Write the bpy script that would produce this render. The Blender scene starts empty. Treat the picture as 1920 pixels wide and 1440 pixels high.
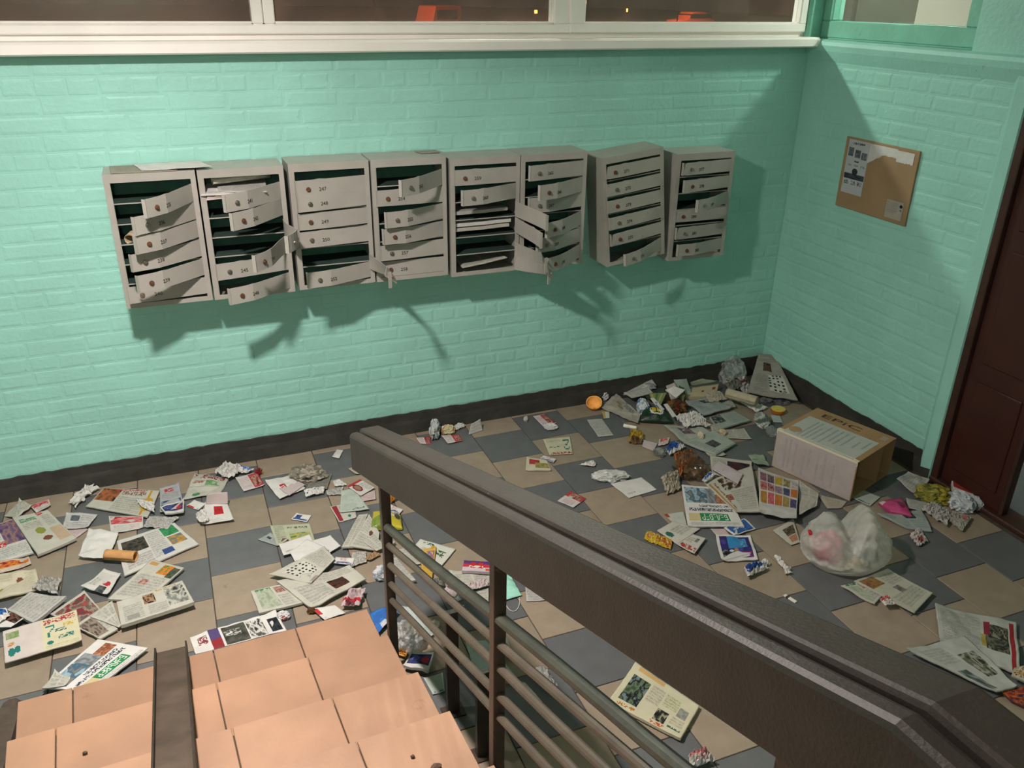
import bpy, bmesh, math, random
import numpy as np
from mathutils import Vector, Matrix, noise as mn

# ------------------------------------------------------------------ camera, world, exposure
scene = bpy.context.scene
C = scene.collection
CAM = (-3.5557, -4.2281, 2.3418); YAW, PITCH, ROLL, FOC = -0.3871, -0.4371, -0.0149, 1576.16
cd = bpy.data.cameras.new('camera'); cam = bpy.data.objects.new('camera', cd); C.objects.link(cam)
cd.sensor_fit = 'HORIZONTAL'; cd.sensor_width = 36.0; cd.lens = FOC / 1920 * 36.0; cd.clip_start = .02; cd.clip_end = 400
cam.matrix_world = Matrix.Translation(CAM) @ (Matrix.Rotation(YAW, 4, 'Z') @ Matrix.Rotation(PITCH, 4, 'X') @ Matrix.Rotation(ROLL, 4, 'Y') @ Matrix.Rotation(math.pi/2, 4, 'X'))
scene.camera = cam
wd = bpy.data.worlds.new('world'); scene.world = wd; wd.use_nodes = True
wd.node_tree.nodes['Background'].inputs[0].default_value = (.016, .013, .012, 1)
wd.node_tree.nodes['Background'].inputs[1].default_value = 1.0
vs = scene.view_settings; vs.view_transform = 'Standard'; vs.look = 'None'; vs.gamma = 1; vs.use_curve_mapping = False
vs.exposure = 0.0
scene.cycles.use_denoising = True
scene.cycles.max_bounces = 10; scene.cycles.diffuse_bounces = 6; scene.cycles.transparent_max_bounces = 24
P_MAIN, P_DOWN, COL_MAIN = 13, 104, (1.0, .90, .855)     # stairwell plafond: all round and downward share
P_HALL, COL_HALL = 82, (.96, 1.0, .92)       # lamp in the vestibule beyond the side window
P_YARD, COL_YARD = 240, (.98, 1.0, .9)       # lamp on the outer facade above the windows
P_FILL, COL_FILL = 58, (1.0, .93, .84)           # added fill lamp behind the camera, lifts the shaded parts
P_SODIUM = 1500                             # street lamps far out in the yard

# ------------------------------------------------------------------ helpers
rnd = random.Random(7)
def lin(c):
    if isinstance(c, str): c = tuple(int(c[i:i+2], 16) for i in (0, 2, 4))
    return tuple(((v/255)/12.92 if v/255 <= .04045 else ((v/255+.055)/1.055)**2.4) for v in c)
def empty(name, loc=(0,0,0), rz=0, ry=0):
    o = bpy.data.objects.new(name, None); C.objects.link(o); o.location = loc; o.rotation_euler = (0, ry, rz); o.empty_display_size = .05
    return o
def tag(o, label=None, cat=None, group=None, kind=None):
    if label: o['label'] = label
    if cat: o['category'] = cat
    if group: o['group'] = group
    if kind: o['kind'] = kind
    return o
def new_mesh(name, verts, faces, mat=None, smooth=False):
    me = bpy.data.meshes.new(name); me.from_pydata([tuple(v) for v in verts], [], faces); me.update()
    if mat: me.materials.append(mat)
    if smooth: me.polygons.foreach_set('use_smooth', [True]*len(me.polygons))
    return me
def link(name, me, parent=None, loc=(0,0,0), rot=(0,0,0)):
    o = bpy.data.objects.new(name, me); C.objects.link(o); o.location = loc; o.rotation_euler = rot
    if parent: o.parent = parent
    return o
class MB:
    def __init__(s): s.v = []; s.f = []
    def add(s, v, f):
        n = len(s.v); s.v += [tuple(p) for p in v]; s.f += [tuple(i+n for i in q) for q in f]; return s
    def box(s, x0, x1, y0, y1, z0, z1):
        v = [(x0,y0,z0),(x1,y0,z0),(x1,y1,z0),(x0,y1,z0),(x0,y0,z1),(x1,y0,z1),(x1,y1,z1),(x0,y1,z1)]
        return s.add(v, [(0,3,2,1),(4,5,6,7),(0,1,5,4),(1,2,6,5),(2,3,7,6),(3,0,4,7)])
    def tube(s, a, b, r, n=10, r2=None, cap=True):
        a = Vector(a); b = Vector(b); d = (b-a).normalized(); u = d.orthogonal().normalized(); w = d.cross(u); r2 = r if r2 is None else r2
        v = []
        for i in range(n):
            t = 2*math.pi*i/n; k = u*math.cos(t)+w*math.sin(t); v.append(a+k*r); v.append(b+k*r2)
        f = [(2*i, 2*((i+1)%n), 2*((i+1)%n)+1, 2*i+1) for i in range(n)]
        if cap: f += [tuple(2*i for i in reversed(range(n))), tuple(2*i+1 for i in range(n))]
        return s.add(v, f)
    def prism(s, poly, d):      # polygon (3D points) extruded by vector d
        n = len(poly); d = Vector(d); v = [Vector(p) for p in poly]+[Vector(p)+d for p in poly]
        return s.add(v, [tuple(reversed(range(n))), tuple(range(n, 2*n))]+[(i, (i+1)%n, (i+1)%n+n, i+n) for i in range(n)])
    def mesh(s, name, mat, bevel=0, smooth=False, seg=1):
        me = new_mesh(name, s.v, s.f, mat, smooth)
        bm = bmesh.new(); bm.from_mesh(me)
        if bevel: bmesh.ops.bevel(bm, geom=list(bm.edges), offset=bevel, segments=seg, affect='EDGES', profile=.6)
        bmesh.ops.recalc_face_normals(bm, faces=bm.faces); bm.to_mesh(me); bm.free(); return me
    def build(s, name, mat, parent=None, bevel=0, smooth=False, seg=1): return link(name, s.mesh(name, mat, bevel, smooth, seg), parent)

# ------------------------------------------------------------------ materials
MATS = {}
def mat(name, col, rough=.7, var=.12, scale=8, bump=0, bscale=60, metal=0, spec=.4, dirt=None, dirt_amt=.0, dirt_scale=5, rnd_obj=0, emit=0):
    if name in MATS: return MATS[name]
    m = bpy.data.materials.new(name); m.use_nodes = True; nt = m.node_tree; N = nt.nodes; B = N['Principled BSDF']; lk = nt.links.new
    c = lin(col); B.inputs['Roughness'].default_value = rough; B.inputs['Metallic'].default_value = metal
    B.inputs['Specular IOR Level'].default_value = spec
    tc = N.new('ShaderNodeTexCoord'); ge = N.new('ShaderNodeNewGeometry')
    n1 = N.new('ShaderNodeTexNoise'); n1.inputs['Scale'].default_value = scale; n1.inputs['Detail'].default_value = 6; lk(ge.outputs['Position'], n1.inputs['Vector'])
    r = N.new('ShaderNodeValToRGB'); r.color_ramp.elements[0].position = .3; r.color_ramp.elements[1].position = .7
    r.color_ramp.elements[0].color = tuple(max(0, v*(1-var)) for v in c)+(1,); r.color_ramp.elements[1].color = tuple(min(1, v*(1+var)) for v in c)+(1,)
    lk(n1.outputs['Fac'], r.inputs['Fac']); out = r.outputs['Color']
    if rnd_obj:
        oi = N.new('ShaderNodeObjectInfo'); mr = N.new('ShaderNodeMapRange'); mr.inputs['To Min'].default_value = 1-rnd_obj; mr.inputs['To Max'].default_value = 1+rnd_obj
        lk(oi.outputs['Random'], mr.inputs['Value']); mx = N.new('ShaderNodeMix'); mx.data_type = 'RGBA'; mx.blend_type = 'MULTIPLY'; mx.inputs['Factor'].default_value = 1
        cb = N.new('ShaderNodeCombineColor'); 
        for k in range(3): lk(mr.outputs['Result'], cb.inputs[k])
        lk(out, mx.inputs['A']); lk(cb.outputs['Color'], mx.inputs['B']); out = mx.outputs['Result']
    if dirt:
        n2 = N.new('ShaderNodeTexNoise'); n2.inputs['Scale'].default_value = dirt_scale; n2.inputs['Detail'].default_value = 9; n2.inputs['Roughness'].default_value = .7; lk(ge.outputs['Position'], n2.inputs['Vector'])
        r2 = N.new('ShaderNodeValToRGB'); r2.color_ramp.elements[0].position = .62-dirt_amt*.25; r2.color_ramp.elements[1].position = .74-dirt_amt*.2
        r2.color_ramp.elements[0].color = (0,0,0,1); r2.color_ramp.elements[1].color = (1,1,1,1); lk(n2.outputs['Fac'], r2.inputs['Fac'])
        mx = N.new('ShaderNodeMix'); mx.data_type = 'RGBA'; mx.inputs['B'].default_value = lin(dirt)+(1,); lk(r2.outputs['Color'], mx.inputs['Factor']); lk(out, mx.inputs['A']); out = mx.outputs['Result']
    lk(out, B.inputs['Base Color'])
    if bump:
        nb = N.new('ShaderNodeTexNoise'); nb.inputs['Scale'].default_value = bscale; nb.inputs['Detail'].default_value = 5; lk(ge.outputs['Position'], nb.inputs['Vector'])
        bp = N.new('ShaderNodeBump'); bp.inputs['Strength'].default_value = bump; bp.inputs['Distance'].default_value = .01; lk(nb.outputs['Fac'], bp.inputs['Height']); lk(bp.outputs['Normal'], B.inputs['Normal'])
    if emit: B.inputs['Emission Color'].default_value = c+(1,); B.inputs['Emission Strength'].default_value = emit
    MATS[name] = m; return m
def printed(name, rough=.75, spec=.25, bump=.15, clear=0):
    """paper or foil: print colours come with the mesh, fibre tone and creases from noise"""
    m = bpy.data.materials.new(name); m.use_nodes = True; nt = m.node_tree; N = nt.nodes; B = N['Principled BSDF']; lk = nt.links.new
    at = N.new('ShaderNodeAttribute'); at.attribute_name = 'print'; ge = N.new('ShaderNodeNewGeometry')
    n1 = N.new('ShaderNodeTexNoise'); n1.inputs['Scale'].default_value = 22; n1.inputs['Detail'].default_value = 5; lk(ge.outputs['Position'], n1.inputs['Vector'])
    mr = N.new('ShaderNodeMapRange'); mr.inputs['To Min'].default_value = .58; mr.inputs['To Max'].default_value = .80; lk(n1.outputs['Fac'], mr.inputs['Value'])
    mx = N.new('ShaderNodeVectorMath'); mx.operation = 'SCALE'; lk(at.outputs['Color'], mx.inputs[0]); lk(mr.outputs['Result'], mx.inputs['Scale']); lk(mx.outputs['Vector'], B.inputs['Base Color'])
    B.inputs['Roughness'].default_value = rough; B.inputs['Specular IOR Level'].default_value = spec
    nb = N.new('ShaderNodeTexNoise'); nb.inputs['Scale'].default_value = 35; lk(ge.outputs['Position'], nb.inputs['Vector'])
    bp = N.new('ShaderNodeBump'); bp.inputs['Strength'].default_value = bump; bp.inputs['Distance'].default_value = .01; lk(nb.outputs['Fac'], bp.inputs['Height']); lk(bp.outputs['Normal'], B.inputs['Normal'])
    if clear:
        tr = N.new('ShaderNodeBsdfTransparent'); ms = N.new('ShaderNodeMixShader'); ms.inputs[0].default_value = 1-clear
        out = N['Material Output']; lk(tr.outputs[0], ms.inputs[1]); lk(B.outputs[0], ms.inputs[2]); lk(ms.outputs[0], out.inputs['Surface'])
    return m
PAPER = printed('printed_paper'); FOIL = printed('printed_foil', .35, .5, .3); CLEAR = printed('clear_plastic', .25, .6, .2, .45)
def glass_mat():
    m = bpy.data.materials.new('window_glass'); m.use_nodes = True; nt = m.node_tree; N = nt.nodes; lk = nt.links.new; N.remove(N['Principled BSDF'])
    fr = N.new('ShaderNodeFresnel'); gb = N.new('ShaderNodeNewGeometry'); mi = N.new('ShaderNodeMapRange'); mi.inputs['To Min'].default_value = 1.5; mi.inputs['To Max'].default_value = 1/1.5; lk(gb.outputs['Backfacing'], mi.inputs['Value']); lk(mi.outputs['Result'], fr.inputs[0]); tr = N.new('ShaderNodeBsdfTransparent'); tr.inputs[0].default_value = (.86,.88,.86,1)
    gl = N.new('ShaderNodeBsdfGlossy'); gl.inputs['Roughness'].default_value = .03; ms = N.new('ShaderNodeMixShader')
    nz = N.new('ShaderNodeTexNoise'); nz.inputs['Scale'].default_value = 6; mr = N.new('ShaderNodeMapRange'); mr.inputs['To Min'].default_value = .05; mr.inputs['To Max'].default_value = .20
    ge = N.new('ShaderNodeNewGeometry'); lk(ge.outputs['Position'], nz.inputs['Vector']); lk(nz.outputs['Fac'], mr.inputs['Value'])
    df = N.new('ShaderNodeBsdfDiffuse'); df.inputs[0].default_value = (.52,.33,.27,1); m2 = N.new('ShaderNodeMixShader')  # brown veil on the panes: dirt plus painted glow of the sodium-lit yard
    lk(fr.outputs[0], ms.inputs[0]); lk(tr.outputs[0], ms.inputs[1]); lk(gl.outputs[0], ms.inputs[2]); lk(mr.outputs['Result'], m2.inputs[0]); lk(ms.outputs[0], m2.inputs[1]); lk(df.outputs[0], m2.inputs[2])
    lk(m2.outputs[0], N['Material Output'].inputs['Surface']); return m
GLASS = glass_mat()
MINT = mat('mint_paint', (147,200,187), .5, .06, 3.2, .25, 45, dirt=(96,120,104), dirt_amt=-.12, dirt_scale=26)
MINT_FRAME = mat('mint_wood_paint', (116,178,158), .5, .1, 6, .2, 40, dirt=(84,76,62), dirt_amt=.0, dirt_scale=14)
SKIRT = mat('dark_skirting_paint', (52,50,46), .65, .25, 9, .4, 30, dirt=(120,112,102), dirt_amt=-.22, dirt_scale=34)
TILE_B = mat('beige_tile', (138,124,107), .5, .09, 14, .08, 120, rnd_obj=.07, dirt=(112,92,72), dirt_amt=-.12, dirt_scale=9)
TILE_G = mat('slate_tile', (90,91,92), .5, .09, 14, .08, 120, rnd_obj=.07, dirt=(84,80,74), dirt_amt=-.1, dirt_scale=9)
GROUT = mat('dark_grout', (70,60,52), .9, .2, 20)
STEP = mat('peach_step_tile', (158,122,97), .55, .12, 5, .1, 60, rnd_obj=.10, dirt=(120,86,66), dirt_amt=-.1, dirt_scale=7)
CONC = mat('stair_concrete', (72,62,52), .9, .3, 12, .6, 25)
PVC = mat('white_pvc', (230,225,219), .35, .04, 5, dirt=(170,160,146), dirt_amt=-.2, dirt_scale=12)
BOXM = mat('light_grey_enamel', (156,152,145), .42, .06, 9, .05, 80, dirt=(96,66,48), dirt_amt=-.27, dirt_scale=38)
BOXR = mat('chipped_grey_enamel', (152,150,141), .45, .08, 9, .05, 80, dirt=(88,50,34), dirt_amt=.0, dirt_scale=30)
TEAL = mat('teal_box_back', (62,108,94), .6, .2, 10)
TEALD = mat('dark_teal_shelf', (40,58,52), .7, .2, 10)
LOCK = mat('steel_lock', (170,160,150), .3, .2, 60, metal=.9)
LOCKR = mat('rusty_lock', (120,84,66), .5, .3, 60, metal=.6)
INK = mat('black_ink', (58,54,50), .8, .2, 40)
RAILM = mat('brown_rail_paint', (50,44,39), .48, .12, 14, .12, 160, spec=.34, dirt=(170,150,138), dirt_amt=-.24, dirt_scale=55)
POSTM = mat('dark_steel_paint', (64,52,45), .42, .2, 10, .2, 40, dirt=(120,96,78), dirt_amt=-.1, dirt_scale=16)
BARM = mat('brown_steel_bar', (80,70,60), .45, .2, 10, .2, 40)
BAR1 = mat('olive_steel_bar', (62,62,54), .45, .2, 10, .2, 40)
RUST = mat('rusty_channel_steel', (78,64,53), .6, .3, 9, .3, 30, dirt=(112,102,92), dirt_amt=-.02, dirt_scale=8)
RUSTD = mat('dark_channel_edge', (48,38,31), .6, .3, 12, .3, 30)
DOORM = mat('oxblood_door_paint', (58,27,21), .4, .12, 6, .1, 30)
FRAMED = mat('dark_brown_frame', (58,34,26), .5, .2, 8, .2, 30)
KRAFT = mat('kraft_board', (156,124,88), .8, .1, 10, .1, 50)
HARDB = mat('fibreboard', (148,121,90), .75, .1, 5, .1, 60)
BOXW = mat('printed_carton', (176,166,160), .7, .08, 12)
DUSK = mat('dark_vestibule_paint', (52,66,58), .7, .1, 3)
CEIL = mat('ceiling_whitewash', (232,232,226), .85, .06, 3)
SIDEM = mat('stairwell_paint', (168,206,192), .7, .1, 2.5)
ASPH = mat('yard_asphalt', (92,84,78), .9, .3, .6)
def S(o): return tag(o, kind='structure')

# ------------------------------------------------------------------ setting: floor
floor = S(MB().box(-6.2, .06, -6.5, .02, -.12, -.004).build('floor', GROUT))
W_, D_ = .30, .3023; X0 = -2.1439
tile_me = {}
def tile_mesh(w, d, m, nm):
    k = (round(w,3), round(d,3), m.name)
    if k not in tile_me:
        b = MB(); c = .0015; h = .02
        b.add([(0,0,-h),(w,0,-h),(w,d,-h),(0,d,-h),(0,0,-c),(w,0,-c),(w,d,-c),(0,d,-c),(c,c,0),(w-c,c,0),(w-c,d-c,0),(c,d-c,0)],
              [(0,1,5,4),(1,2,6,5),(2,3,7,6),(3,0,4,7),(4,5,9,8),(5,6,10,9),(6,7,11,10),(7,4,8,11),(8,9,10,11)])
        tile_me[k] = b.mesh('floor_tile', m)
    return tile_me[k]
FLIPS = {}
gap = .004
for n in range(-13, 7):
    xa = X0+n*W_; xb = min(xa+W_, .0)
    if xb-xa < .05: continue
    j0 = (-.192+.006*n) if n % 2 == 0 else (-.044+.006*n)
    while j0 < 0: j0 += D_
    k = 0; y1 = 0.0; y0 = j0-D_
    j = j0
    rows = []
    yy = j0
    while yy > -4.6:
        a = yy-D_; b_ = min(yy, 0.0)
        if b_-a > .03: rows.append((a, b_))
        yy -= D_
    for r_, (a, b_) in enumerate(rows):
        # slate and beige alternate down every column; neighbouring columns are shifted by half a tile
        s = int(round((a-(-.192 if n % 2 == 0 else -.346))/D_))
        beige = bool((s % 2 == 0) ^ (n % 2) ^ FLIPS.get(n, 0))
        if a < -1.9 and xb < -3.1 and xa > -4.3: continue
        m = TILE_B if beige else TILE_G
        o = link('floor_tile', tile_mesh(xb-xa-gap, b_-a-gap, m, 'floor_tile'), floor, (xa+gap/2, a+gap/2, 0))

# ------------------------------------------------------------------ walls
wall_back = S(MB().box(-6.2, .2, 0, .3, -.1, 2.09).build('wall_back', MINT))
wall_right = S(MB().box(0, .3, -1.475, 0, -.1, 2.105).build('wall_right', MINT))
wall_left = S(MB().box(-6.4, -6.2, -6.5, .3, -.1, 3.2).build('wall_left', SIDEM))
wall_front = S(MB().box(-6.4, 3.2, -6.7, -6.5, -.1, 3.2).build('wall_front', SIDEM))
ceiling = S(MB().box(-6.4, 3.2, -6.7, .3, 3.05, 3.2).build('ceiling', CEIL))
brick_me = {}
def brick_mesh(w, h, v):
    k = (round(w,3), round(h,3), v)
    if k not in brick_me:
        R = random.Random(hash(k) % 9999); c = .009
        p = lambda s=.0006: R.uniform(-s, s)
        b = MB()
        def ring(i, z): return [(-w/2+i+p(.002), -h/2+i+p(.0015), z+p()), (w/2-i+p(.002), -h/2+i+p(.0015), z+p()), (w/2-i+p(.002), h/2-i+p(.0015), z+p()), (-w/2+i+p(.002), h/2-i+p(.0015), z+p())]
        b.v = ring(0, -.0022)+ring(c*.55, .0004)+ring(c*1.5, .0012)
        b.f = [(0,1,5,4),(1,2,6,5),(2,3,7,6),(3,0,4,7),(4,5,9,8),(5,6,10,9),(6,7,11,10),(7,4,8,11),(8,9,10,11)]
        brick_me[k] = b.mesh('brick', MINT)
    return brick_me[k]
def lay_bricks(wall, length, to_world, rot, key, seed):
    R = random.Random(seed); out = []; ph = .0775
    for k in range(26):
        z = .125+ph*k+ph/2
        if z > 2.03: break
        head = k % 4 == 3 or k == 23
        bl = .125 if head else .255
        x = -(.5*bl if k % 2 else .12*bl) - R.uniform(0, .03)
        while x < length:
            a = max(x, 0); b = min(x+bl, length)
            if b-a > .03: out.append((a, b, z, R.randrange(5)))
            x += bl
    items = []
    for a, b, z, v in out:
        c = to_world((a+b)/2, z); d = (Vector(c)-Vector(CAM)).length
        items.append((d if key(c) else 99+d, a, b, z, v, c))
    items.sort(key=lambda t: t[0])
    rest = MB()
    for i, (d, a, b, z, v, c) in enumerate(items):
        w = b-a-.005; me = brick_mesh(w, .0725, v)
        tilt = (R.uniform(-.004,.004), R.uniform(-.002,.002))
        rr = (rot[0]+tilt[0], rot[1], rot[2]+tilt[1])
        if i < 300:
            link('brick', me, wall, c, rr)
        else:
            M = Matrix.Translation(c) @ Matrix.Rotation(rr[2], 4, 'Z') @ Matrix.Rotation(rr[0], 4, 'X')
            rest.add([M @ p.co for p in me.vertices], [tuple(q.vertices) for q in me.polygons])
    if rest.v: tag(rest.build('brick_remainder', MINT, wall), kind='stuff')
lay_bricks(wall_back, 5.4, lambda s, z: (-s, -.0005, z), (math.pi/2, 0, 0), lambda c: c[0] > -4.75, 3)
lay_bricks(wall_right, 1.40, lambda s, z: (-.0005, -s, z), (math.pi/2, 0, -math.pi/2), lambda c: True, 5)

def skirting(name, pts, up, nrm, L, seed):
    R = random.Random(seed); v = []; f = []; n = int(L/.03)
    for i in range(n+1):
        s = L*i/n; top = .128+R.uniform(-.004,.004)+.006*mn.noise((s*3, seed, 0)); mid = .062+.008*mn.noise((s*2, seed+3, 0))
        for d, z in ((.0, top+.002), (.0065, top), (.008, mid+.02), (.012+.003*mn.noise((s*5,seed,2)), mid), (.020+.005*mn.noise((s*4,seed,5)), .0), (.0, 0)):
            v.append(pts(s, d, z))
    for i in range(n):
        for k in range(5): a = i*6+k; f.append((a, a+1, a+7, a+6))
    f += [tuple(range(6)), tuple(n*6+k for k in reversed(range(6)))]
    me = new_mesh(name, v, f, SKIRT); bm = bmesh.new(); bm.from_mesh(me); bmesh.ops.recalc_face_normals(bm, faces=bm.faces); bm.to_mesh(me); bm.free()
    return S(link(name, me))
skirting('baseboard_back', lambda s, d, z: (-s, -d, z), 0, 0, 6.0, 1)
skirting('baseboard_right', lambda s, d, z: (-d, -s, z), 0, 0, 1.47, 2)

# right wall: rounded plaster ledge under the side window, plaster strip beside the door, pier above
led = MB(); prof = [(.28,2.10),(.28,2.125),(.0,2.118),(-.022,2.108),(-.03,2.09),(-.024,2.06),(-.008,2.02),(0,2.0)]
led.prism([(x, -1.62, z) for x, z in prof], (0, 1.62, 0)); S(led.build('trim_1', MINT, bevel=0))
S(MB().prism([(0,-1.475,0),(-.012,-1.47,0),(-.014,-1.41,0),(.0,-1.385,0)], (0,0,2.05)).build('trim_2', MINT))
S(MB().box(.0, .3, -6.5, -1.12, 2.11, 3.05).build('wall_pier', MINT))
S(MB().box(.0, .3, -6.5, -3.0, -.1, 2.11).build('wall_right_near', MINT))

# ------------------------------------------------------------------ windows
sill = MB(); sill.prism([(0,.10,2.128),(0,-.095,2.128),(0,-.108,2.118),(0,-.108,2.082),(0,-.098,2.075),(0,0.0,2.078),(0,.10,2.078)], (-6.1,0,0))
sill_o = S(sill.build('windowsill', PVC)); sill_o.location.x = -.02
win = S(MB().box(-6.1, -.045, .02, .09, 2.128, 2.150).build('window_1', PVC))
def pvc(name, x0, x1, z0, z1, y0=.0, y1=.075): return MB().box(x0, x1, y0, y1, z0, z1).build(name, PVC, win, bevel=.006)
pvc('bottom_rail', -6.1, -1.545, 2.15, 2.192); pvc('bottom_rail', -1.54, -.045, 2.15, 2.198)
for xa, xb in ((-3.112, -3.062), (-3.06, -3.012), (-1.632, -1.546), (-1.540, -1.452), (-.095, -.045), (-4.95, -4.86)): pvc('mullion', xa, xb, 2.192, 3.05)
pvc('top_rail', -6.1, -.045, 2.95, 3.05)
for xa, xb in ((-3.012, -1.632), (-1.452, -.095), (-4.86, -3.112)):
    MB().box(xa, xb, .034, .040, 2.192, 2.95).build('pane', GLASS, win)
    for (a, b, c, d) in ((xa, xb, 2.192, 2.204), ): MB().box(a, b, .012, .034, c, d).build('glazing_bead', PVC, win, bevel=.003)
MB().box(-6.1, -4.95, .034, .040, 2.192, 2.95).build('pane', GLASS, win)
S(MB().box(-.045, .08, -.02, .12, 2.10, 3.05).build('corner_post', MINT_FRAME, bevel=.012))
w2 = S(MB().box(.05, .13, -1.12, -.02, 2.12, 2.135).build('window_2', MINT_FRAME))
def wood(nm, y0, y1, z0, z1, x0=.045, x1=.125): return MB().box(x0, x1, y0, y1, z0, z1).build(nm, MINT_FRAME, w2, bevel=.006)
wood('bottom_rail', -1.10, -.02, 2.125, 2.215); wood('stile', -.10, -.02, 2.215, 3.0); wood('stile', -1.10, -1.02, 2.215, 3.0); wood('top_rail', -1.10, -.02, 2.95, 3.05)
wood('glazing_bead', -1.025, -1.0, 2.215, 2.95, .06, .09)
MB().box(.088, .094, -1.02, -.10, 2.215, 2.95).build('pane', GLASS, w2)
pp = MB().box(.0805, .0825, -1.0, -.665, 2.218, 2.75).build('paper_sheet', mat('white_taped_paper', (226,220,206), .7, .04, 4))
tag(pp, 'white paper sheet covering the right part of the side window pane', 'paper')

# ------------------------------------------------------------------ door and vestibule beyond
door = S(MB().box(-.012, .10, -1.52, -1.478, .0, 2.1).build('door_1', FRAMED, bevel=.004))
leaf = MB().box(.015, .06, -1.90, -1.522, .03, 2.07).build('door_leaf', DOORM, door, bevel=.004)
for z0, z1 in ((.12, .62), (.72, 1.28), (1.38, 1.98)):
    MB().box(.006, .016, -1.84, -1.585, z0, z1).build('leaf_panel', DOORM, leaf, bevel=.004)
MB().box(.004, .018, -1.905, -1.885, .03, 2.07).build('edge_strip', FRAMED, leaf, bevel=.003)
MB().box(-.02, .12, -3.0, -1.478, .0, .028).build('threshold', FRAMED, door, bevel=.006)
S(MB().box(.06, 3.2, -6.5, .3, -.12, .0).build('floor_vestibule', TILE_G))
S(MB().box(1.9, 2.0, -6.5, .3, 0, 3.05).build('wall_vestibule', DUSK))
S(MB().box(.3, 1.9, .0, .12, 0, 3.05).build('wall_vestibule_end', DUSK))

# ------------------------------------------------------------------ stairs
YS = [-1.589, -1.865, -2.195, -2.477, -2.785]; ZS = [.13, .224, .337, .434, .539]
while YS[-1] > -6.0: YS.append(YS[-1]-.30); ZS.append(ZS[-1]+.1027)
XL, XR, SKEW, DRIFT = -4.298, -3.081, .045, .068      # the flight stands a little askew to the wall
stairs = S(MB().box(XL+.02, XR-.012, -6.4, YS[0]-.10, -.05, .10).build('stairs', CONC))
YS.append(-6.4)
def sx(x, y): return x+DRIFT*(YS[0]-y)
def sy(x, y): return y-SKEW*(XR-x)/(XR-XL)
def slab(xa, xb, ya, yb, z0, z1):
    p = [(xa, ya), (xb, ya), (xb, yb), (xa, yb)]; q = [(sx(x, y), sy(x, y)) for x, y in p]
    return MB().prism([(x, y, z0) for x, y in q], (0, 0, z1-z0))
for i in range(len(ZS)):
    y1 = YS[i]; y0 = YS[i+1]; z = ZS[i]
    slab(XL+.01, XR-.012, -6.3 if i == len(ZS)-1 else y0-.06, y1-.02, max(.0, z-.2), z-.014).build('step', CONC, stairs)
    j = (.012, -.02, .006, .015, -.01)[i % 5]
    xs = [XL, -4.14+j, -3.80, -3.668+j*.5, -3.366+j*.3, XR]
    for a, b in zip(xs[:-1], xs[1:]):
        slab(a+.002, b-.002, y0-.03, y1, z-.016, z+rnd.uniform(-.0012,.0004)).build('step_tile', STEP, stairs, bevel=.0018)
R_ = random.Random(4)
mb = MB()
poly = [(-4.30,-1.55,0),(-4.62,-1.55,0),(-4.62,-6.4,0),(-4.30,-6.4,0)]
v = [];
mb.add([(-4.70,-1.46,0),(-4.312,-1.52,0),(-4.0,-6.4,0),(-4.70,-6.4,0),(-4.70,-1.50,.045),(-4.312,-1.56,.05),(-4.0,-6.4,1.66),(-4.70,-6.4,1.66)],[(0,1,5,4),(1,2,6,5),(2,3,7,6),(3,0,4,7),(4,5,6,7)])
mb.build('stringer', CONC, stairs)
for x, y, s in ((-4.35,-1.52,.035),(-4.44,-1.48,.03),(-4.29,-1.56,.028),(-4.52,-1.46,.02)):
    bm = bmesh.new(); bmesh.ops.create_icosphere(bm, subdivisions=2, radius=s)
    for p in bm.verts: p.co *= 1+.5*mn.noise(p.co*40+Vector((x*9,y,0))); p.co.z = max(p.co.z*.7, -s*.3)
    me = bpy.data.meshes.new('rubble'); bm.to_mesh(me); bm.free(); me.materials.append(CONC); link('rubble', me, stairs, (x, y, .3*s+ .0 if x < -4.3 else .0+.3*s))

# steel channel for wheels, laid down the flight
ch = empty('wheel_ramp_channel', (-3.795, -1.66, .0)); tag(ch, 'rusty steel wheel channel running down over the peach stair tiles', 'ramp')
def along(x, y, dz): return (x+.032*(-1.607-y)+3.795, y+1.66, .150+(-1.607-y)*.352+dz)
def chan(nm, xa, xb, za, zb, m):
    p = [along(xa,-1.59,za), along(xb,-1.59,za), along(xb,-1.59,zb), along(xa,-1.59,zb)]; q = [along(xa,-5.9,za), along(xb,-5.9,za), along(xb,-5.9,zb), along(xa,-5.9,zb)]
    MB().add(p+q, [(0,1,2,3),(7,6,5,4),(0,4,5,1),(1,5,6,2),(2,6,7,3),(3,7,4,0)]).build(nm, m, ch)
chan('channel_web', -3.849, -3.751, .010, .015, RUST); chan('flange', -3.855, -3.849, .004, .040, RUSTD); chan('flange', -3.751, -3.745, .004, .040, RUSTD)

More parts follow.
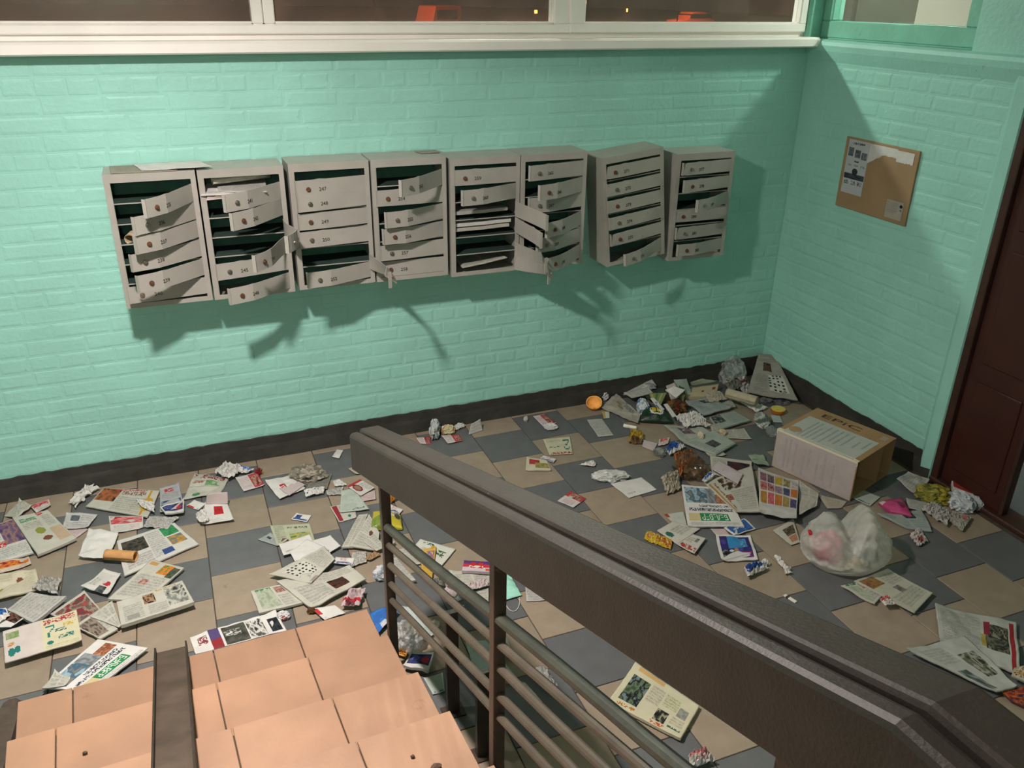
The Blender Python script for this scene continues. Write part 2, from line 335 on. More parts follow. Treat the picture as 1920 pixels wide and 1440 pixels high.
# ------------------------------------------------------------------ railing
rail = empty('stair_railing', (-3.05, -1.8, .1)); tag(rail, 'dark brown stair railing with a broad two board handrail and thin steel bars', 'railing')
def RP(p): return (p[0]+3.05, p[1]+1.8, p[2]-.1)
DX, SLR = .068, .342
YK = -3.80
A0 = Vector((-3.110, -1.656, .954))
def rpt(y, dx, dz):
    """point of the handrail at distance y, dx across from the left face, dz from the top"""
    if y > YK: s = A0.y-y; return Vector((A0.x+DX*s+dx, y, A0.z+SLR*s+dz))
    s = A0.y-YK; s2 = YK-y; return Vector((A0.x+DX*s+dx+.02*s2, y, A0.z+SLR*s+.04*s2+dz))
def rail_board(nm, prof, y0, y1, m):
    ys = [y0+(y1-y0)*i/18 for i in range(19)]
    if y1 < YK < y0: ys = sorted(set(ys+[YK]), reverse=True)
    n = len(prof); vv = []; ff = []
    for y in ys:
        for dx, dz in prof: vv.append(RP(rpt(y, dx, dz)+Vector((0,0,.0015*mn.noise((y*7, dx*30, 1))))))
    for i in range(len(ys)-1):
        for k in range(n): ff.append((i*n+k, i*n+(k+1)%n, (i+1)*n+(k+1)%n, (i+1)*n+k))
    ff += [tuple(range(n)), tuple((len(ys)-1)*n+k for k in reversed(range(n)))]
    me = new_mesh(nm, vv, ff, m); bm = bmesh.new(); bm.from_mesh(me); bmesh.ops.recalc_face_normals(bm, faces=bm.faces); bm.to_mesh(me); bm.free()
    return link(nm, me, rail)
rail_board('handrail_board', [(.0,-.142),(.0,-.014),(.003,-.006),(.010,-.0008),(.026,.0),(.033,-.003),(.036,-.010),(.036,-.142)], -1.656, -5.2, RAILM)
rail_board('handrail_board', [(.044,-.138),(.044,-.004),(.047,.003),(.053,.006),(.109,.006),(.115,.003),(.117,-.004),(.117,-.138)], -1.625, -5.2, RAILM)
rail_board('joining_strip', [(.035,-.12),(.035,-.020),(.046,-.020),(.046,-.12)], -1.66, -5.2, FRAMED)
def post_at(s): p = A0+Vector((DX, -1, SLR))*s; return p.x+.068, p.y, p.z
for s, b in ((.145, .05), (1.065, .30), (1.98, .62)):
    x, y, z = post_at(s); q = RP((x, y, z))
    MB().box(q[0]-.0165, q[0]+.0165, q[1]-.0165, q[1]+.0165, b-.1, q[2]-.12).build('post', POSTM, rail, bevel=.002)
for dz in (-.362, -.436, -.517, -.607, -.675):
    b = MB(); pr = None
    for s in (.145, .45, .76, 1.065, 1.37, 1.68, 1.98):
        x, y, z = post_at(s); q = Vector(RP((x, y, z+dz+(.004*math.sin(s*5+dz*30)))))
        if pr is not None: b.tube(pr, q, .016 if dz > -.4 else .0115, 10)
        pr = q
    b.build('bar', BAR1 if dz > -.4 else BARM, rail)
for (x, y, h, lab) in ((-2.893,-2.091,.455,'short dark steel post stub behind the railing, the one farther from the camera'), (-2.858,-2.303,.37,'short dark steel post stub behind the railing, the one nearer the camera')):
    e = empty('steel_post_stub', (x, y, 0)); tag(e, lab, 'post', 'post stubs behind the railing')
    MB().box(-.022,.022,-.012,.012,0,h).build('post', POSTM, e, bevel=.002); MB().box(-.04,.04,-.03,.03,0,.006).build('foot_plate', POSTM, e)

# ------------------------------------------------------------------ text helper
def text_mesh(s, size, m, ex=.0003):
    cu = bpy.data.curves.new('t', 'FONT'); cu.body = s; cu.size = size; cu.align_x = 'CENTER'; cu.align_y = 'CENTER'; cu.extrude = ex; cu.resolution_u = 2
    o = bpy.data.objects.new('t', cu); C.objects.link(o); dg = bpy.context.evaluated_depsgraph_get(); me = bpy.data.meshes.new_from_object(o.evaluated_get(dg))
    bpy.data.objects.remove(o); me.materials.clear(); me.materials.append(m); return me

# ------------------------------------------------------------------ mailboxes
BW, BH, BD = .375, .605, .2
def lock_mesh(m):
    b = MB(); b.tube((0,0,0),(0,-.004,0),.011,12); b.tube((0,-.004,0),(0,-.009,0),.007,10); b.box(-.0012,.0012,-.0102,-.009,-.004,.004); return b.mesh('lock', m)
LOCKS = [lock_mesh(LOCK), lock_mesh(LOCKR)]
def door_mesh(m, bend, kink, seed, twist=0, chip=0, H=.078):
    L, t = .335, .003; R = random.Random(seed); nx = 12; pts = []
    x = y = 0; ang = 0; path = [(0,0)]
    for i in range(nx):
        u = (i+1)/nx; ang = bend*math.sin(u*math.pi)*.5+(kink if u > .70 else 0)
        x -= L/nx*math.cos(ang); y -= L/nx*math.sin(ang); path.append((x, y))
    v = []; f = []
    for i, (px, py) in enumerate(path):
        u = i/nx; tw = twist*u
        for zz in (-H/2, H/2):
            z = zz
            if zz > 0 and .62 < u < .72: z += .003
            if i == nx and chip: z *= .9; px2 = px+chip*(1 if zz > 0 else 0)
            else: px2 = px
            dy = math.sin(tw)*zz
            v.append((px2, py+dy, z*math.cos(tw))); v.append((px2, py+dy+t, z*math.cos(tw)))
    for i in range(nx):
        a = i*4; b = a+4
        f += [(a, b, b+2, a+2), (a+1, a+3, b+3, b+1), (a, a+1, b+1, b), (a+2, b+2, b+3, a+3)]
    e = nx*4; f += [(0,2,3,1), (e, e+1, e+3, e+2)]
    b = MB(); b.add(v, f)
    # folded lip along the free edge
    lx, ly = path[-1]; b.box(lx-.002, lx+.002, ly-.002, ly+.014, -H/2, H/2)
    me = b.mesh('door', m); return me, path
def mailbox(idx, x, z, doors, first_no, label, roll=0, m=BOXM, y=0, chips=0, yaw=0):
    e = empty('mailbox_unit', (x+BW/2, -.006+y, z), yaw, roll); tag(e, label, 'mailbox', 'grey six door mailbox units on the mint wall')
    w = BW/2; s = .0025; b = MB()
    b.box(-w, -w+s, -BD, 0, 0, BH).box(w-s, w, -BD, 0, 0, BH).box(-w+s, w-s, -BD, 0, BH-s, BH).box(-w+s, w-s, -BD, 0, 0, s)
    b.box(-w, -w+.024, -BD-.0025, -BD, 0, BH).box(w-.022, w, -BD-.0025, -BD, 0, BH).box(-w+.024, w-.022, -BD-.0025, -BD, BH-.036, BH).box(-w+.024, w-.022, -BD-.0025, -BD, 0, .022)
    b.box(-w+.0242, -w+.026, -BD+.0002, -BD+.02, .022, BH-.036)
    b.build('body', m, e)
    MB().box(-w+.004, w-.004, -.006, -.003, .004, BH-.004).build('back_panel', TEAL, e)
    zb = .022; pitch = (BH-.058)/6
    for k in range(1, 6):
        sh = MB().box(-w+.004, w-.004, -BD+.008, -.007, zb+pitch*k-.001, zb+pitch*k+.001).build('shelf', TEALD, e); MB().box(-w+.004, w-.004, -BD+.0045, -BD+.008, zb+pitch*k-.0035, zb+pitch*k+.0012).build('shelf_lip', m, sh)
    for k, dd in enumerate(doors):
        if dd is None: continue
        th, dz = dd[0], dd[1]; bend, kink, tw = (dd[2:]+(0,0,0))[:3] if len(dd) > 2 else (.0, 0, 0)
        kk = kink if kink else (-.30 if th > 14 else -.05)
        chip = .012 if (chips and k in (0, 4)) else 0
        me, path = door_mesh(m, bend, kk, idx*10+k, tw, chip, .068 if chips else .078)
        zc = BH-.036-pitch*(k+.5)
        d = link('door', me, e, (w-.022, -BD-.003, zc+dz), (0, 0, math.radians(th)))
        lx, ly = path[10]; lx2, ly2 = path[9]; la = math.atan2(ly-ly2, lx-lx2)-math.pi
        lk_ = link('lock', LOCKS[(idx+k) % 2], d, (lx, ly-.0005, -.004), (0, 0, la))
        nx_, ny_ = path[8]
        tm = text_mesh(str(first_no+k), .024, INK)
        link('number', tm, d, (nx_+.012, ny_-.0012, -.008), (math.pi/2, 0, 0))
    return e
BX = [-3.825, -3.442, -3.045, -2.66, -2.265, -1.885, -1.3575, -.955]
def dd(l, o): return [None if q is None else ((q[0], q[1]+o)+tuple(q[2:])) for q in l]
mailbox(1, BX[0], 1.0, dd([(60,-.001),(47,.01),(45,.017),(35,.019),(39,.02),(8,.021)], -.014), 235, 'leftmost grey mailbox unit with every door hanging open, white sheet on top')
mailbox(2, BX[1], .998, dd([(44,-.014),(49,0),(78,-.005,.9,-.5),(59,.003,.3),(13,.008),(35,.007)], -.014), 241, 'grey mailbox unit with letters spilling from its top slot')
mailbox(3, BX[2], 1.002, dd([(9,-.013),(11,.012),(8,.014),(6,.016),(104,-.035,.0,-.5,.9),(21,.016)], -.012), 247, 'third grey mailbox unit from the left with one door twisted round to the right')
mailbox(4, BX[3], 1.0, dd([(44,-.005),(2,.002),(24,.008),(18,.01),(6,.008),(0,.007)], -.012), 253, 'grey mailbox unit with a paper strip on its top right corner')
mailbox(5, BX[4], .985, dd([(3,.001),(22,.008),(97,.005,.0,-.05),(92,.012,.0,-.05),(104,-.03,.3,-.6,.9),(112,-.01,.5,-.9,.9)], -.012), 259, 'grey mailbox unit with newspapers in its open middle slots')
mailbox(6, BX[5], .985, dd([(12,.012),(30,.018),(16,.03),(39,.018),(29,.018),(41,.018)], -.014), 265, 'sixth grey mailbox unit from the left with all six doors ajar')
mailbox(7, BX[6], .968, [(2,.0),(4,.0),(4,.0),(6,.0),(7,.0),(30,.0)], 271, 'tilted rusty grey mailbox unit standing apart from the row', -.113, BOXR, chips=1)
mailbox(8, BX[7], .94, dd([(7,.025),(11,.026),(33,.028),(0,.028),(6,.028),(15,.028)], -.02), 277, 'rightmost grey mailbox unit nearest the room corner', m=BOXM, chips=1)

# ------------------------------------------------------------------ printed sheets
FONT = {'Б':'11111 10000 10000 11110 10001 10001 11110','У':'10001 10001 10001 01111 00001 10001 01110','Л':'00111 01001 01001 01001 01001 10001 10001','Ь':'10000 10000 10000 11110 10001 10001 11110',
'В':'11110 10001 10001 11110 10001 10001 11110','А':'01110 10001 10001 11111 10001 10001 10001','Р':'11110 10001 10001 11110 10000 10000 10000','7':'11111 00001 00010 00100 01000 01000 01000','0':'01110 10001 10001 10001 10001 10001 01110','2':'01110 10001 00001 00110 01000 10000 11111'}
W0, W1, NP, GT = 'e6e3de', 'd9d6cf', 'cbc8bb', '8f8d86'
RED, DRED, TEALC, NAVY, BLUE = 'c23038', '8a2630', '2a7a74', '2d3058', '2f62b0'
DES = {
'text':(NP,[('t',.06,.06,.48,.94),('t',.54,.06,.94,.94)]),'graytext':('c4c2bc',[('t',.06,.08,.94,.92)]),'white':(W0,[]),'env':(W0,[('t',.08,.72,.35,.86)]),
'purple':(W1,[('p',.42,.02,.98,.62,['4a3a6a','7a5a7a','a07a70','6a5a80']),('h',.04,.5,.4,.66,RED),('t',.05,.68,.95,.95),('t',.05,.1,.38,.45)]),
'food':(NP,[('h',.12,.1,.55,.2,'6f9a78'),('e',.3,.42,.56,.58,'8f9440'),('e',.34,.66,.6,.78,'7a4a34'),('t',.1,.24,.6,.4),('r',.66,.5,.96,.88,'c9ae92'),('t',.68,.12,.94,.44),('h',.62,.02,.8,.1,RED)]),
'pinkred':(W1,[('p',.05,.05,.95,.5,['c94a50','d98a8a','b03038']),('t',.1,.6,.9,.9,'c08080')]),
'photoflyer':('cfcac8',[('p',.2,.2,.5,.5,['3a4048','6a7078','55585c']),('t',.1,.6,.9,.9),('t',.55,.15,.9,.5)]),
'pinktext':('d8c4c2',[('t',.1,.1,.9,.9,'b09a98')]),
'orangehead':(NP,[('p',.02,.04,.34,.62,['1c1c1c','8a5234','b06a40','2c2620']),('h',.38,.1,.8,.28,'8a6a60'),('t',.36,.34,.82,.95),('r',.84,.02,.88,.98,'c9952e'),('e',.8,.3,.98,.8,'d0a030'),('h',.2,.02,.8,.08,RED)]),
'bluenews':('b4b4b8',[('p',.05,.55,.95,.95,['3a4468','6a7088','8890a0']),('h',.2,.1,.7,.25,RED),('t',.1,.3,.9,.52)]),
'navy':(W1,[('p',.06,.12,.94,.72,['20264c','2c3468','3a3f70']),('h',.1,.2,.5,.5,'5a66a8'),('e',.6,.25,.9,.6,'b02f3c')]),
'greencorner':(W1,[('p',.06,.1,.42,.5,['15171a','3a3a34','5a5040','24282a']),('t',.45,.08,.68,.9),('p',.7,.05,.95,.36,['2f8050','3f9a60','2a6a48']),('p',.72,.4,.95,.7,['c9a050','b08a48','6a7a8a']),('r',.55,.72,.7,.9,'39508a'),('t',.08,.6,.42,.92)]),
'orangefruit':(NP,[('p',.45,.05,.8,.3,['d0702c','e08a38','5a8a3a']),('p',.78,.06,.97,.34,['3a4438','55604a']),('r',.06,.05,.3,.12,'c99a60'),('t',.1,.35,.9,.9),('p',.3,.45,.5,.58,['a05a50','c0a090'])]),
'portrait':(NP,[('p',.36,.1,.54,.5,['5a3a2a','b08a6a','2c2018']),('p',.68,.12,.97,.85,['2c302c','8a8c84','c4c4b8','505850']),('t',.06,.3,.34,.94),('t',.4,.56,.66,.92),('h',.56,.04,.9,.12,'c09a60'),('r',.1,.7,.26,.9,'9a9a92')]),
'redmarks':(W1,[('p',.0,.5,.3,.8,['3a4044','6a6a6a']),('e',.35,.55,.55,.85,RED),('e',.62,.3,.85,.65,RED),('t',.2,.1,.7,.4)]),
'brownred':(NP,[('p',.06,.06,.94,.5,['5a4a40','8a3038','a09080','6a5a50','b84048']),('p',.06,.55,.6,.94,['70605a','9a8a7a','4a4440']),('t',.64,.55,.94,.9)]),
'cream':('d6cdb6',[('e',.2,.55,.36,.85,'8f9440'),('e',.55,.3,.72,.62,'7a4a34'),('t',.1,.1,.5,.4,'b0a68c'),('t',.75,.1,.95,.9,'b0a68c')]),
'orangered':('d8c2b0',[('p',.05,.1,.95,.7,['c8402c','e09a30','d86a30','8a2030'])]),
'blackphoto':(W0,[('p',.3,.05,.98,.95,['141416','241c1c','7a5040','302828'])]),
'bluewhite':(W0,[('p',.1,.1,.9,.6,['2a5cb0','3f7fd0','2a4a8a'])]),'bluepacket':('3a72c4',[('p',.0,.0,1,.75,['2a5cb0','3f7fd0','356ac0']),('p',.2,.72,.8,1,['e0e2e6','b8c8e0'])]),'bluewhite2':(W0,[('r',.2,.3,.7,.45,'8a98b8'),('e',.05,.5,.2,.8,'3a4a7a')]),
'seven':('dbcfc8',[('r',.5,.0,1,1,'ded6b4'),('h',.53,.05,.97,.2,'b8304a'),('w','7',.55,.26,.68,.62,TEALC),('h',.68,.4,.82,.5,'3a6a78'),('h',.8,.3,.96,.38,'d0b040'),('h',.7,.62,.92,.72,TEALC),('e',.55,.72,.63,.84,TEALC),('t',.54,.86,.96,.96,'b0a880'),('p',.04,.12,.2,.32,['7a9a5a','a0a880']),('h',.05,.44,.14,.54,'d08a40'),('e',.05,.62,.13,.86,TEALC),('e',.13,.6,.2,.8,TEALC)]),
'bulvar':(W0,[('r',.2,.12,.74,.30,'2f8a52'),('w','БУЛЬВАР',.23,.145,.71,.275,'e6efe4'),('r',.74,.12,.96,.3,'d8c896'),('t',.06,.02,.94,.1),('h',.08,.36,.92,.43,'34384a'),('h',.12,.46,.7,.52,'55586a'),('p',.5,.56,.95,.95,['7fa8b8','a8c0c8','4a6a80','8a8478']),('p',.04,.56,.3,.8,['c07a54','8a5038','d09a70']),('p',.3,.56,.5,.95,['9aa0a4','77797c'])]),
'leafy':(NP,[('h',.04,.04,.9,.2,DRED),('p',.45,.25,.95,.5,['4f8a54','7aa070','c0c4a8']),('r',.0,.52,1,.54,'b0aea2'),('e',.2,.78,.42,.95,'4f8a5a'),('h',.04,.3,.4,.42,'a86058')]),
'redphoto':('ded2d0',[('r',.55,.02,1,.98,'c04048'),('p',.62,.15,.95,.85,['6a2a2a','a06a58','c89a88','3a2424']),('t',.06,.15,.5,.85,'b09a9a')]),
'redlogo':(W0,[('r',.28,.4,.48,.68,'c4242c'),('h',.31,.47,.45,.6,'eadede')]),'redlogo2':(W0,[('r',.38,.2,.72,.6,'c4242c'),('p',.42,.28,.68,.5,['7a1f24','c4242c','5a4444'])]),'pinkplain':('d2c2c0',[]),'pinkenv':('cfc2c4',[('t',.3,.3,.55,.4,'b0a0a4')]),
'darktext':('8f8d84',[('t',.05,.05,.95,.95,'55544e')]),
'ovalcard':(W1,[('r',0,0,1,.16,'c0343c'),('e',.1,.15,.55,.75,'7a1f28'),('e',.2,.25,.45,.65,'a07a64'),('t',.6,.3,.95,.9)]),
'greenfoot':('c2cbc0',[('h',.2,.86,.9,.96,'5a7a70')]),'redcolumn':(NP,[('r',.04,.05,.26,.95,'9a3038'),('e',.6,.7,.75,.9,TEALC),('t',.32,.1,.95,.6)]),
'bluecard':(W0,[('r',.08,.7,.95,.86,'3a5a9a'),('p',.14,.15,.45,.7,['2a3a70','4a5a90'])]),'bluegray':('aab2ae',[('p',.45,.15,.72,.42,['2c3434','50585a']),('t',.06,.1,.4,.9,'8a948e'),('t',.5,.5,.94,.9,'8a948e')]),
'greenpics':('bcc0a6',[('t',.05,.08,.3,.9,'7a8070'),('p',.42,.5,.95,.85,['5a8a58','c0b050','8aa080']),('h',.4,.15,.9,.25,'6a6a5a'),('e',.16,.7,.34,.95,'5a3030')]),
'darkportrait':(NP,[('p',.52,.42,.78,.78,['1c1614','5a3024','30261e']),('t',.08,.35,.48,.9),('t',.4,.06,.95,.36)]),
'crossword':(NP,[('x',.12,.18,.52,.86),('t',.58,.08,.94,.94),('p',.06,.9,.3,.99,['9a8a86','b0a09c'])]),
'greennews':(NP,[('p',.12,.12,.6,.9,['a8b09a','b8beaa','9aa88e']),('p',.66,.06,.92,.36,['8a5a50','b09080']),('t',.64,.45,.94,.92),('h',.1,.02,.6,.1,'4a8a5a')]),
'blackad':(W0,[('r',.2,.0,.32,.5,'5a4a7a'),('r',.2,.5,.32,1,'9a3038'),('p',.34,.08,.60,.98,['34342f','4a4a42','5e5c52']),('p',.36,.3,.54,.6,['e0ded8','4a4a42','c8c6be']),('p',.62,.1,.80,.95,['26262a','dcdad4','55554c']),('p',.86,.25,.97,.9,['14161a','30363c']),('h',.06,.2,.17,.6,'8a4048')]),
'redtab':(W0,[('r',.02,.08,.2,.6,'c83a3c'),('t',.05,.8,.2,.95)]),'redstripe':('d8c2c4',[('r',.2,.0,.42,1,'c83040'),('p',.0,.2,.22,.8,['6a3438','a05058']),('t',.5,.2,.9,.8,'a89094')]),
'bluered':(W0,[('p',.05,.1,.4,.9,['4a5078','7a80a0','e0e0e4']),('t',.5,.3,.95,.7,'d08a84')]),'kraft':('a98a68',[]),
'smallportrait':(NP,[('e',.45,.3,.68,.5,'6a4438'),('t',.06,.55,.9,.95),('t',.06,.06,.4,.5)]),
'yellowpack':('d2c23a',[('p',.0,.6,.35,1,['8a9a3a','6a8a34']),('r',.5,.3,.62,.5,'6a5a3a'),('r',.66,.3,.76,.5,'e8e4cc'),('e',.78,.2,.95,.6,'4a4434')]),
'orange':('d08a34',[('p',.1,.1,.9,.9,['d8902c','c0742a','e0b050'])]),'greenmarks':('d8d8cc',[('h',.15,.1,.45,.3,'2f6a5a'),('h',.6,.35,.85,.7,'4a6a4a'),('e',.4,.25,.5,.4,'d09a30'),('t',.2,.6,.55,.9)]),
'yelloworange':('d8b048',[('p',.3,.1,.9,.5,['c88a34','8a6a9a','e0c060']),('t',.1,.6,.9,.95,'b08a30')]),
'hearts':('d8c8cc',[('r',0,0,1,.28,'5a3a7a'),('r',0,.28,1,.62,'c43a44'),('e',.2,.15,.48,.68,'c8302c'),('e',.46,.15,.76,.68,'c8302c'),('r',.8,.7,.96,.95,'d05a40'),('h',.2,.45,.7,.6,'ece4e0')]),
'paleblue':('c4d0cc',[('t',.62,.7,.9,.85,'a0aeac')]),'zerotwo':('d89a3c',[('w','02',.15,.2,.85,.8,'7a2c1c')]),
'yellownote':(W1,[('r',0,0,.4,1,'c9b060')]),'seven2':('d2cdb2',[('h',.05,.04,.97,.14,'a83a3a'),('w','2',.06,.25,.3,.85,TEALC),('h',.38,.45,.58,.62,'3a6a5a'),('h',.62,.4,.92,.5,'8a8a60'),('t',.4,.75,.92,.9,'a0a080')]),
'redyellow':('d4cfb4',[('p',.15,.15,.62,.5,['a02c34','c04044']),('p',.4,.35,.95,.8,['b0a060','8a8048'])]),
'foodstain':('b4aea0',[('e',.42,.3,.52,.5,'8a6a48'),('e',.55,.2,.68,.4,'9a7450'),('t',.3,.1,.9,.5,'8a867c'),('p',.62,.45,.9,.8,['7a7c78','9a9a94'])]),
'darkgreen':('4a4e48',[('p',.05,.05,.95,.95,['2a302c','4a5448','3a3c3c'])]),'stripes':('8f9466',[('r',.1,.1,.25,.95,'c0b860'),('r',.4,.05,.55,.95,'5a7a48'),('r',.7,.05,.82,.95,'b8b878')]),
'greenbag':('14301e',[('e',.28,.08,.78,.72,'d8d8d0'),('e',.33,.14,.73,.64,'14301e'),('e',.37,.2,.5,.58,'c9b834'),('e',.56,.2,.69,.58,'c9b834')]),
'gold':('a8862c',[('r',.1,.15,.9,.75,'b89834'),('p',.2,.75,.9,1,['4a3424','6a4a2c'])]),'bluepack':(W0,[('p',.03,.0,.97,.78,['24448a','2d52a0','34589a'])]),
'orangebrown':('b0703c',[('p',.05,.05,.95,.95,['b87038','9a5428','c08048'])]),'beige':('c0b6a4',[('t',.2,.2,.8,.8,'aaa08c')]),
'darkphoto':(NP,[('p',.42,.15,.95,.95,['1c181c','50282c','38343a','6a3438']),('t',.05,.1,.38,.9)]),
'brownphoto':(NP,[('r',.02,.1,.08,.98,'b08a4a'),('p',.25,.05,.72,.4,['3a2c22','6a5038','d0ccc4','4a3628']),('p',.14,.52,.3,.66,['8a3a38','b07a6a']),('t',.34,.45,.94,.95),('h',.11,.12,.16,.95,'8a6a40')]),
'grid':('c8c6c0',[(('p'),.05+.19*i,.08+.235*j,.05+.19*i+.165,.08+.235*j+.2,[c,d]) for i,row in enumerate([[('7a5468','9a6a70'),('a85050','c08070'),('b8863c','a07030')],[('3a4468','8a6a60'),('9a4048','c09090'),('b07a8a','c8504c')],[('c0a848','b09a30'),('8a6a80','a08a90'),('c07a38','b86a30')],[('b0a070','8a7450'),('44486a','55587a'),('a8905a','9a8448')],[('c9c6c0','b8a8a8'),('c06a30','c87a40'),('3f4470','7a5a7a')]]) for j,(c,d) in enumerate(row)]),
'colphoto':('b8beb2',[('p',.25,.12,.55,.5,['6a4a4a','8a7a80','504048']),('t',.06,.1,.22,.9,'8a908a'),('t',.55,.5,.95,.92,'8a908a')]),
'darkcar':('b4bcb0',[('p',.32,.4,.62,.75,['34383a','55585a','6a5a54']),('t',.06,.1,.3,.9,'8a908a'),('r',.02,.94,.98,.96,'8a908a')]),
'darkphoto2':('aab4aa',[('p',.05,.05,.4,.6,['2a302e','4a504c','8a928c']),('t',.5,.1,.94,.9,'8a928a')]),
'palegreen':('b8c8be',[]),'palegreen2':('a8b49c',[('r',.05,.4,.95,.5,'8a9078')]),'creambox':('c4b896',[('r',.45,.45,.55,.6,'a03a34'),('r',.8,.25,.9,.45,'a03a34'),('r',0,.0,1,.06,'a89c7c')]),
'cornernews':('aaa49a',[('p',.3,.22,.6,.42,['2c241e','6a503c','463a30']),('x',.45,.5,.88,.88),('t',.1,.5,.4,.95,'88847a'),('t',.1,.05,.9,.18,'88847a')]),
'cornerphoto':(NP,[('p',.3,.2,.9,.6,['3a4030','7a6a50']),('p',.3,.62,.9,.9,['b07a5a','c09070'])]),
'poster':(W0,[('p',.07,.06,.93,.88,['2a3a8a','3a2a6a','4a4a9a']),('r',.3,.06,.62,.5,'3a8ac0'),('p',.62,.15,.82,.5,['60a8d0','3a7ab0']),('p',.08,.55,.5,.88,['14161c','30343a','8a8c90']),('p',.5,.68,.92,.88,['8a3a7a','5a2a6a']),('e',.42,.5,.54,.66,'b08060')]),
'bluewords':(W0,[('p',.06,.06,.94,.9,['24509a','2f62b0','2a4a8a']),('h',.2,.35,.7,.6,'c8d4e4')]),'greendot':('cfccc0',[('e',.08,.3,.28,.62,'2f6a5a'),('t',.4,.3,.9,.8)]),
'redwords':('cfccc2',[('h',.1,.72,.9,.94,'b0483c'),('p',.5,.15,.75,.4,['3a3a40','8a8a88']),('t',.1,.2,.45,.6)]),'redtip':('c4c6bc',[('r',.0,.0,.18,.4,'a04a40')]),
'yellowred':('d0b028',[('p',.05,.2,.3,.8,['c06030','d8c060']),('h',.4,.2,.9,.8,'a85a20'),('p',.85,.1,1,.9,['b04a28','d0a040'])]),
'bagnews':('c2c2b0',[('p',.05,.05,.45,.3,['8a5a38','a87848','6a6a40']),('p',.45,.45,.62,.62,['6a6660','8a867e']),('t',.55,.1,.95,.4),('t',.1,.6,.9,.9)]),
'rednews':('b9bbb2',[('r',.9,.05,.97,.98,'9a2c30'),('p',.62,.2,.88,.72,['3a3a32','6a6a58','2a2c28','8a8a74']),('r',.6,.15,.66,.4,'8a2c40'),('t',.06,.1,.56,.9),('r',.56,.4,.61,.7,'b09a4a')]),
'monophoto':('babcb4',[('p',.5,.3,.85,.75,['2c2e26','6a6a58','a8a898','3c3e34']),('t',.08,.1,.45,.4),('p',.05,.55,.3,.95,['44504a','8a9490'])]),
'colmag':('a8a890',[('p',.05,.05,.95,.95,['2a7a78','c09040','c8c4b0','7a3030'])]),'colmag2':('5a4040',[('p',.02,.02,.98,.98,['3a2428','8a3a30','c0602c','2a2c44'])]),
'palm':('d8d2b4',[('p',.08,.22,.34,.85,['3a5038','6a7c60','14181c','7a8a8a']),('p',.58,.6,.74,.88,['10120e','2c2e28','a8a48a']),('p',.82,.32,.94,.55,['8a8c84','a0a298']),('t',.38,.2,.56,.6),('t',.6,.2,.8,.5,'8a9a5a'),('h',.1,.9,.34,.96,'b87a30'),('r',.1,.02,.5,.12,'d8b070'),('h',.55,.92,.75,.97,'c8582c'),('h',.78,.84,.95,.89,'3a6a58'),('t',.78,.6,.95,.8)]),
'pink':('c8467e',[('e',.5,.4,.8,.8,'8a2450'),('r',0,0,.12,.3,'d8c8cc')]),'redbox':(W1,[('r',.05,.25,.95,.85,'a8382e')]),'redflap':('aaa69a',[('r',.6,.1,.9,.5,'b07a70'),('t',.1,.4,.55,.9)]),'redtissue':('d2c8c2',[('e',.1,.6,.6,.95,'a05048')]),
'brochure':('a8a290',[('t',.1,.1,.9,.9)]),'safety':('c8ccd0',[('h',.18,.04,.78,.09,'50545a'),('p',.05,.15,.30,.30,['50565a','787e80']),('p',.37,.17,.62,.32,['50565a','787e80']),('p',.68,.2,.95,.34,['8a8e92','5a5e62']),('h',.4,.37,.6,.41,'40444a'),('h',.1,.45,.3,.5,'8a9094'),('h',.42,.45,.6,.5,'8a9094'),('h',.74,.45,.92,.5,'8a9094'),('e',.38,.52,.62,.64,'34383e'),('p',.02,.62,.98,.72,['2c3036','4a4e54']),('h',.08,.76,.3,.82,'6a6e72'),('h',.42,.76,.62,.82,'6a6e72'),('h',.72,.76,.92,.82,'6a6e72')]),
'ownernote':('bcb6aa',[('t',.05,.08,.72,.7,'94908a'),('e',.78,.12,.96,.34,'1c1c1e'),('h',.8,.4,.94,.5,'55544f')]),
}
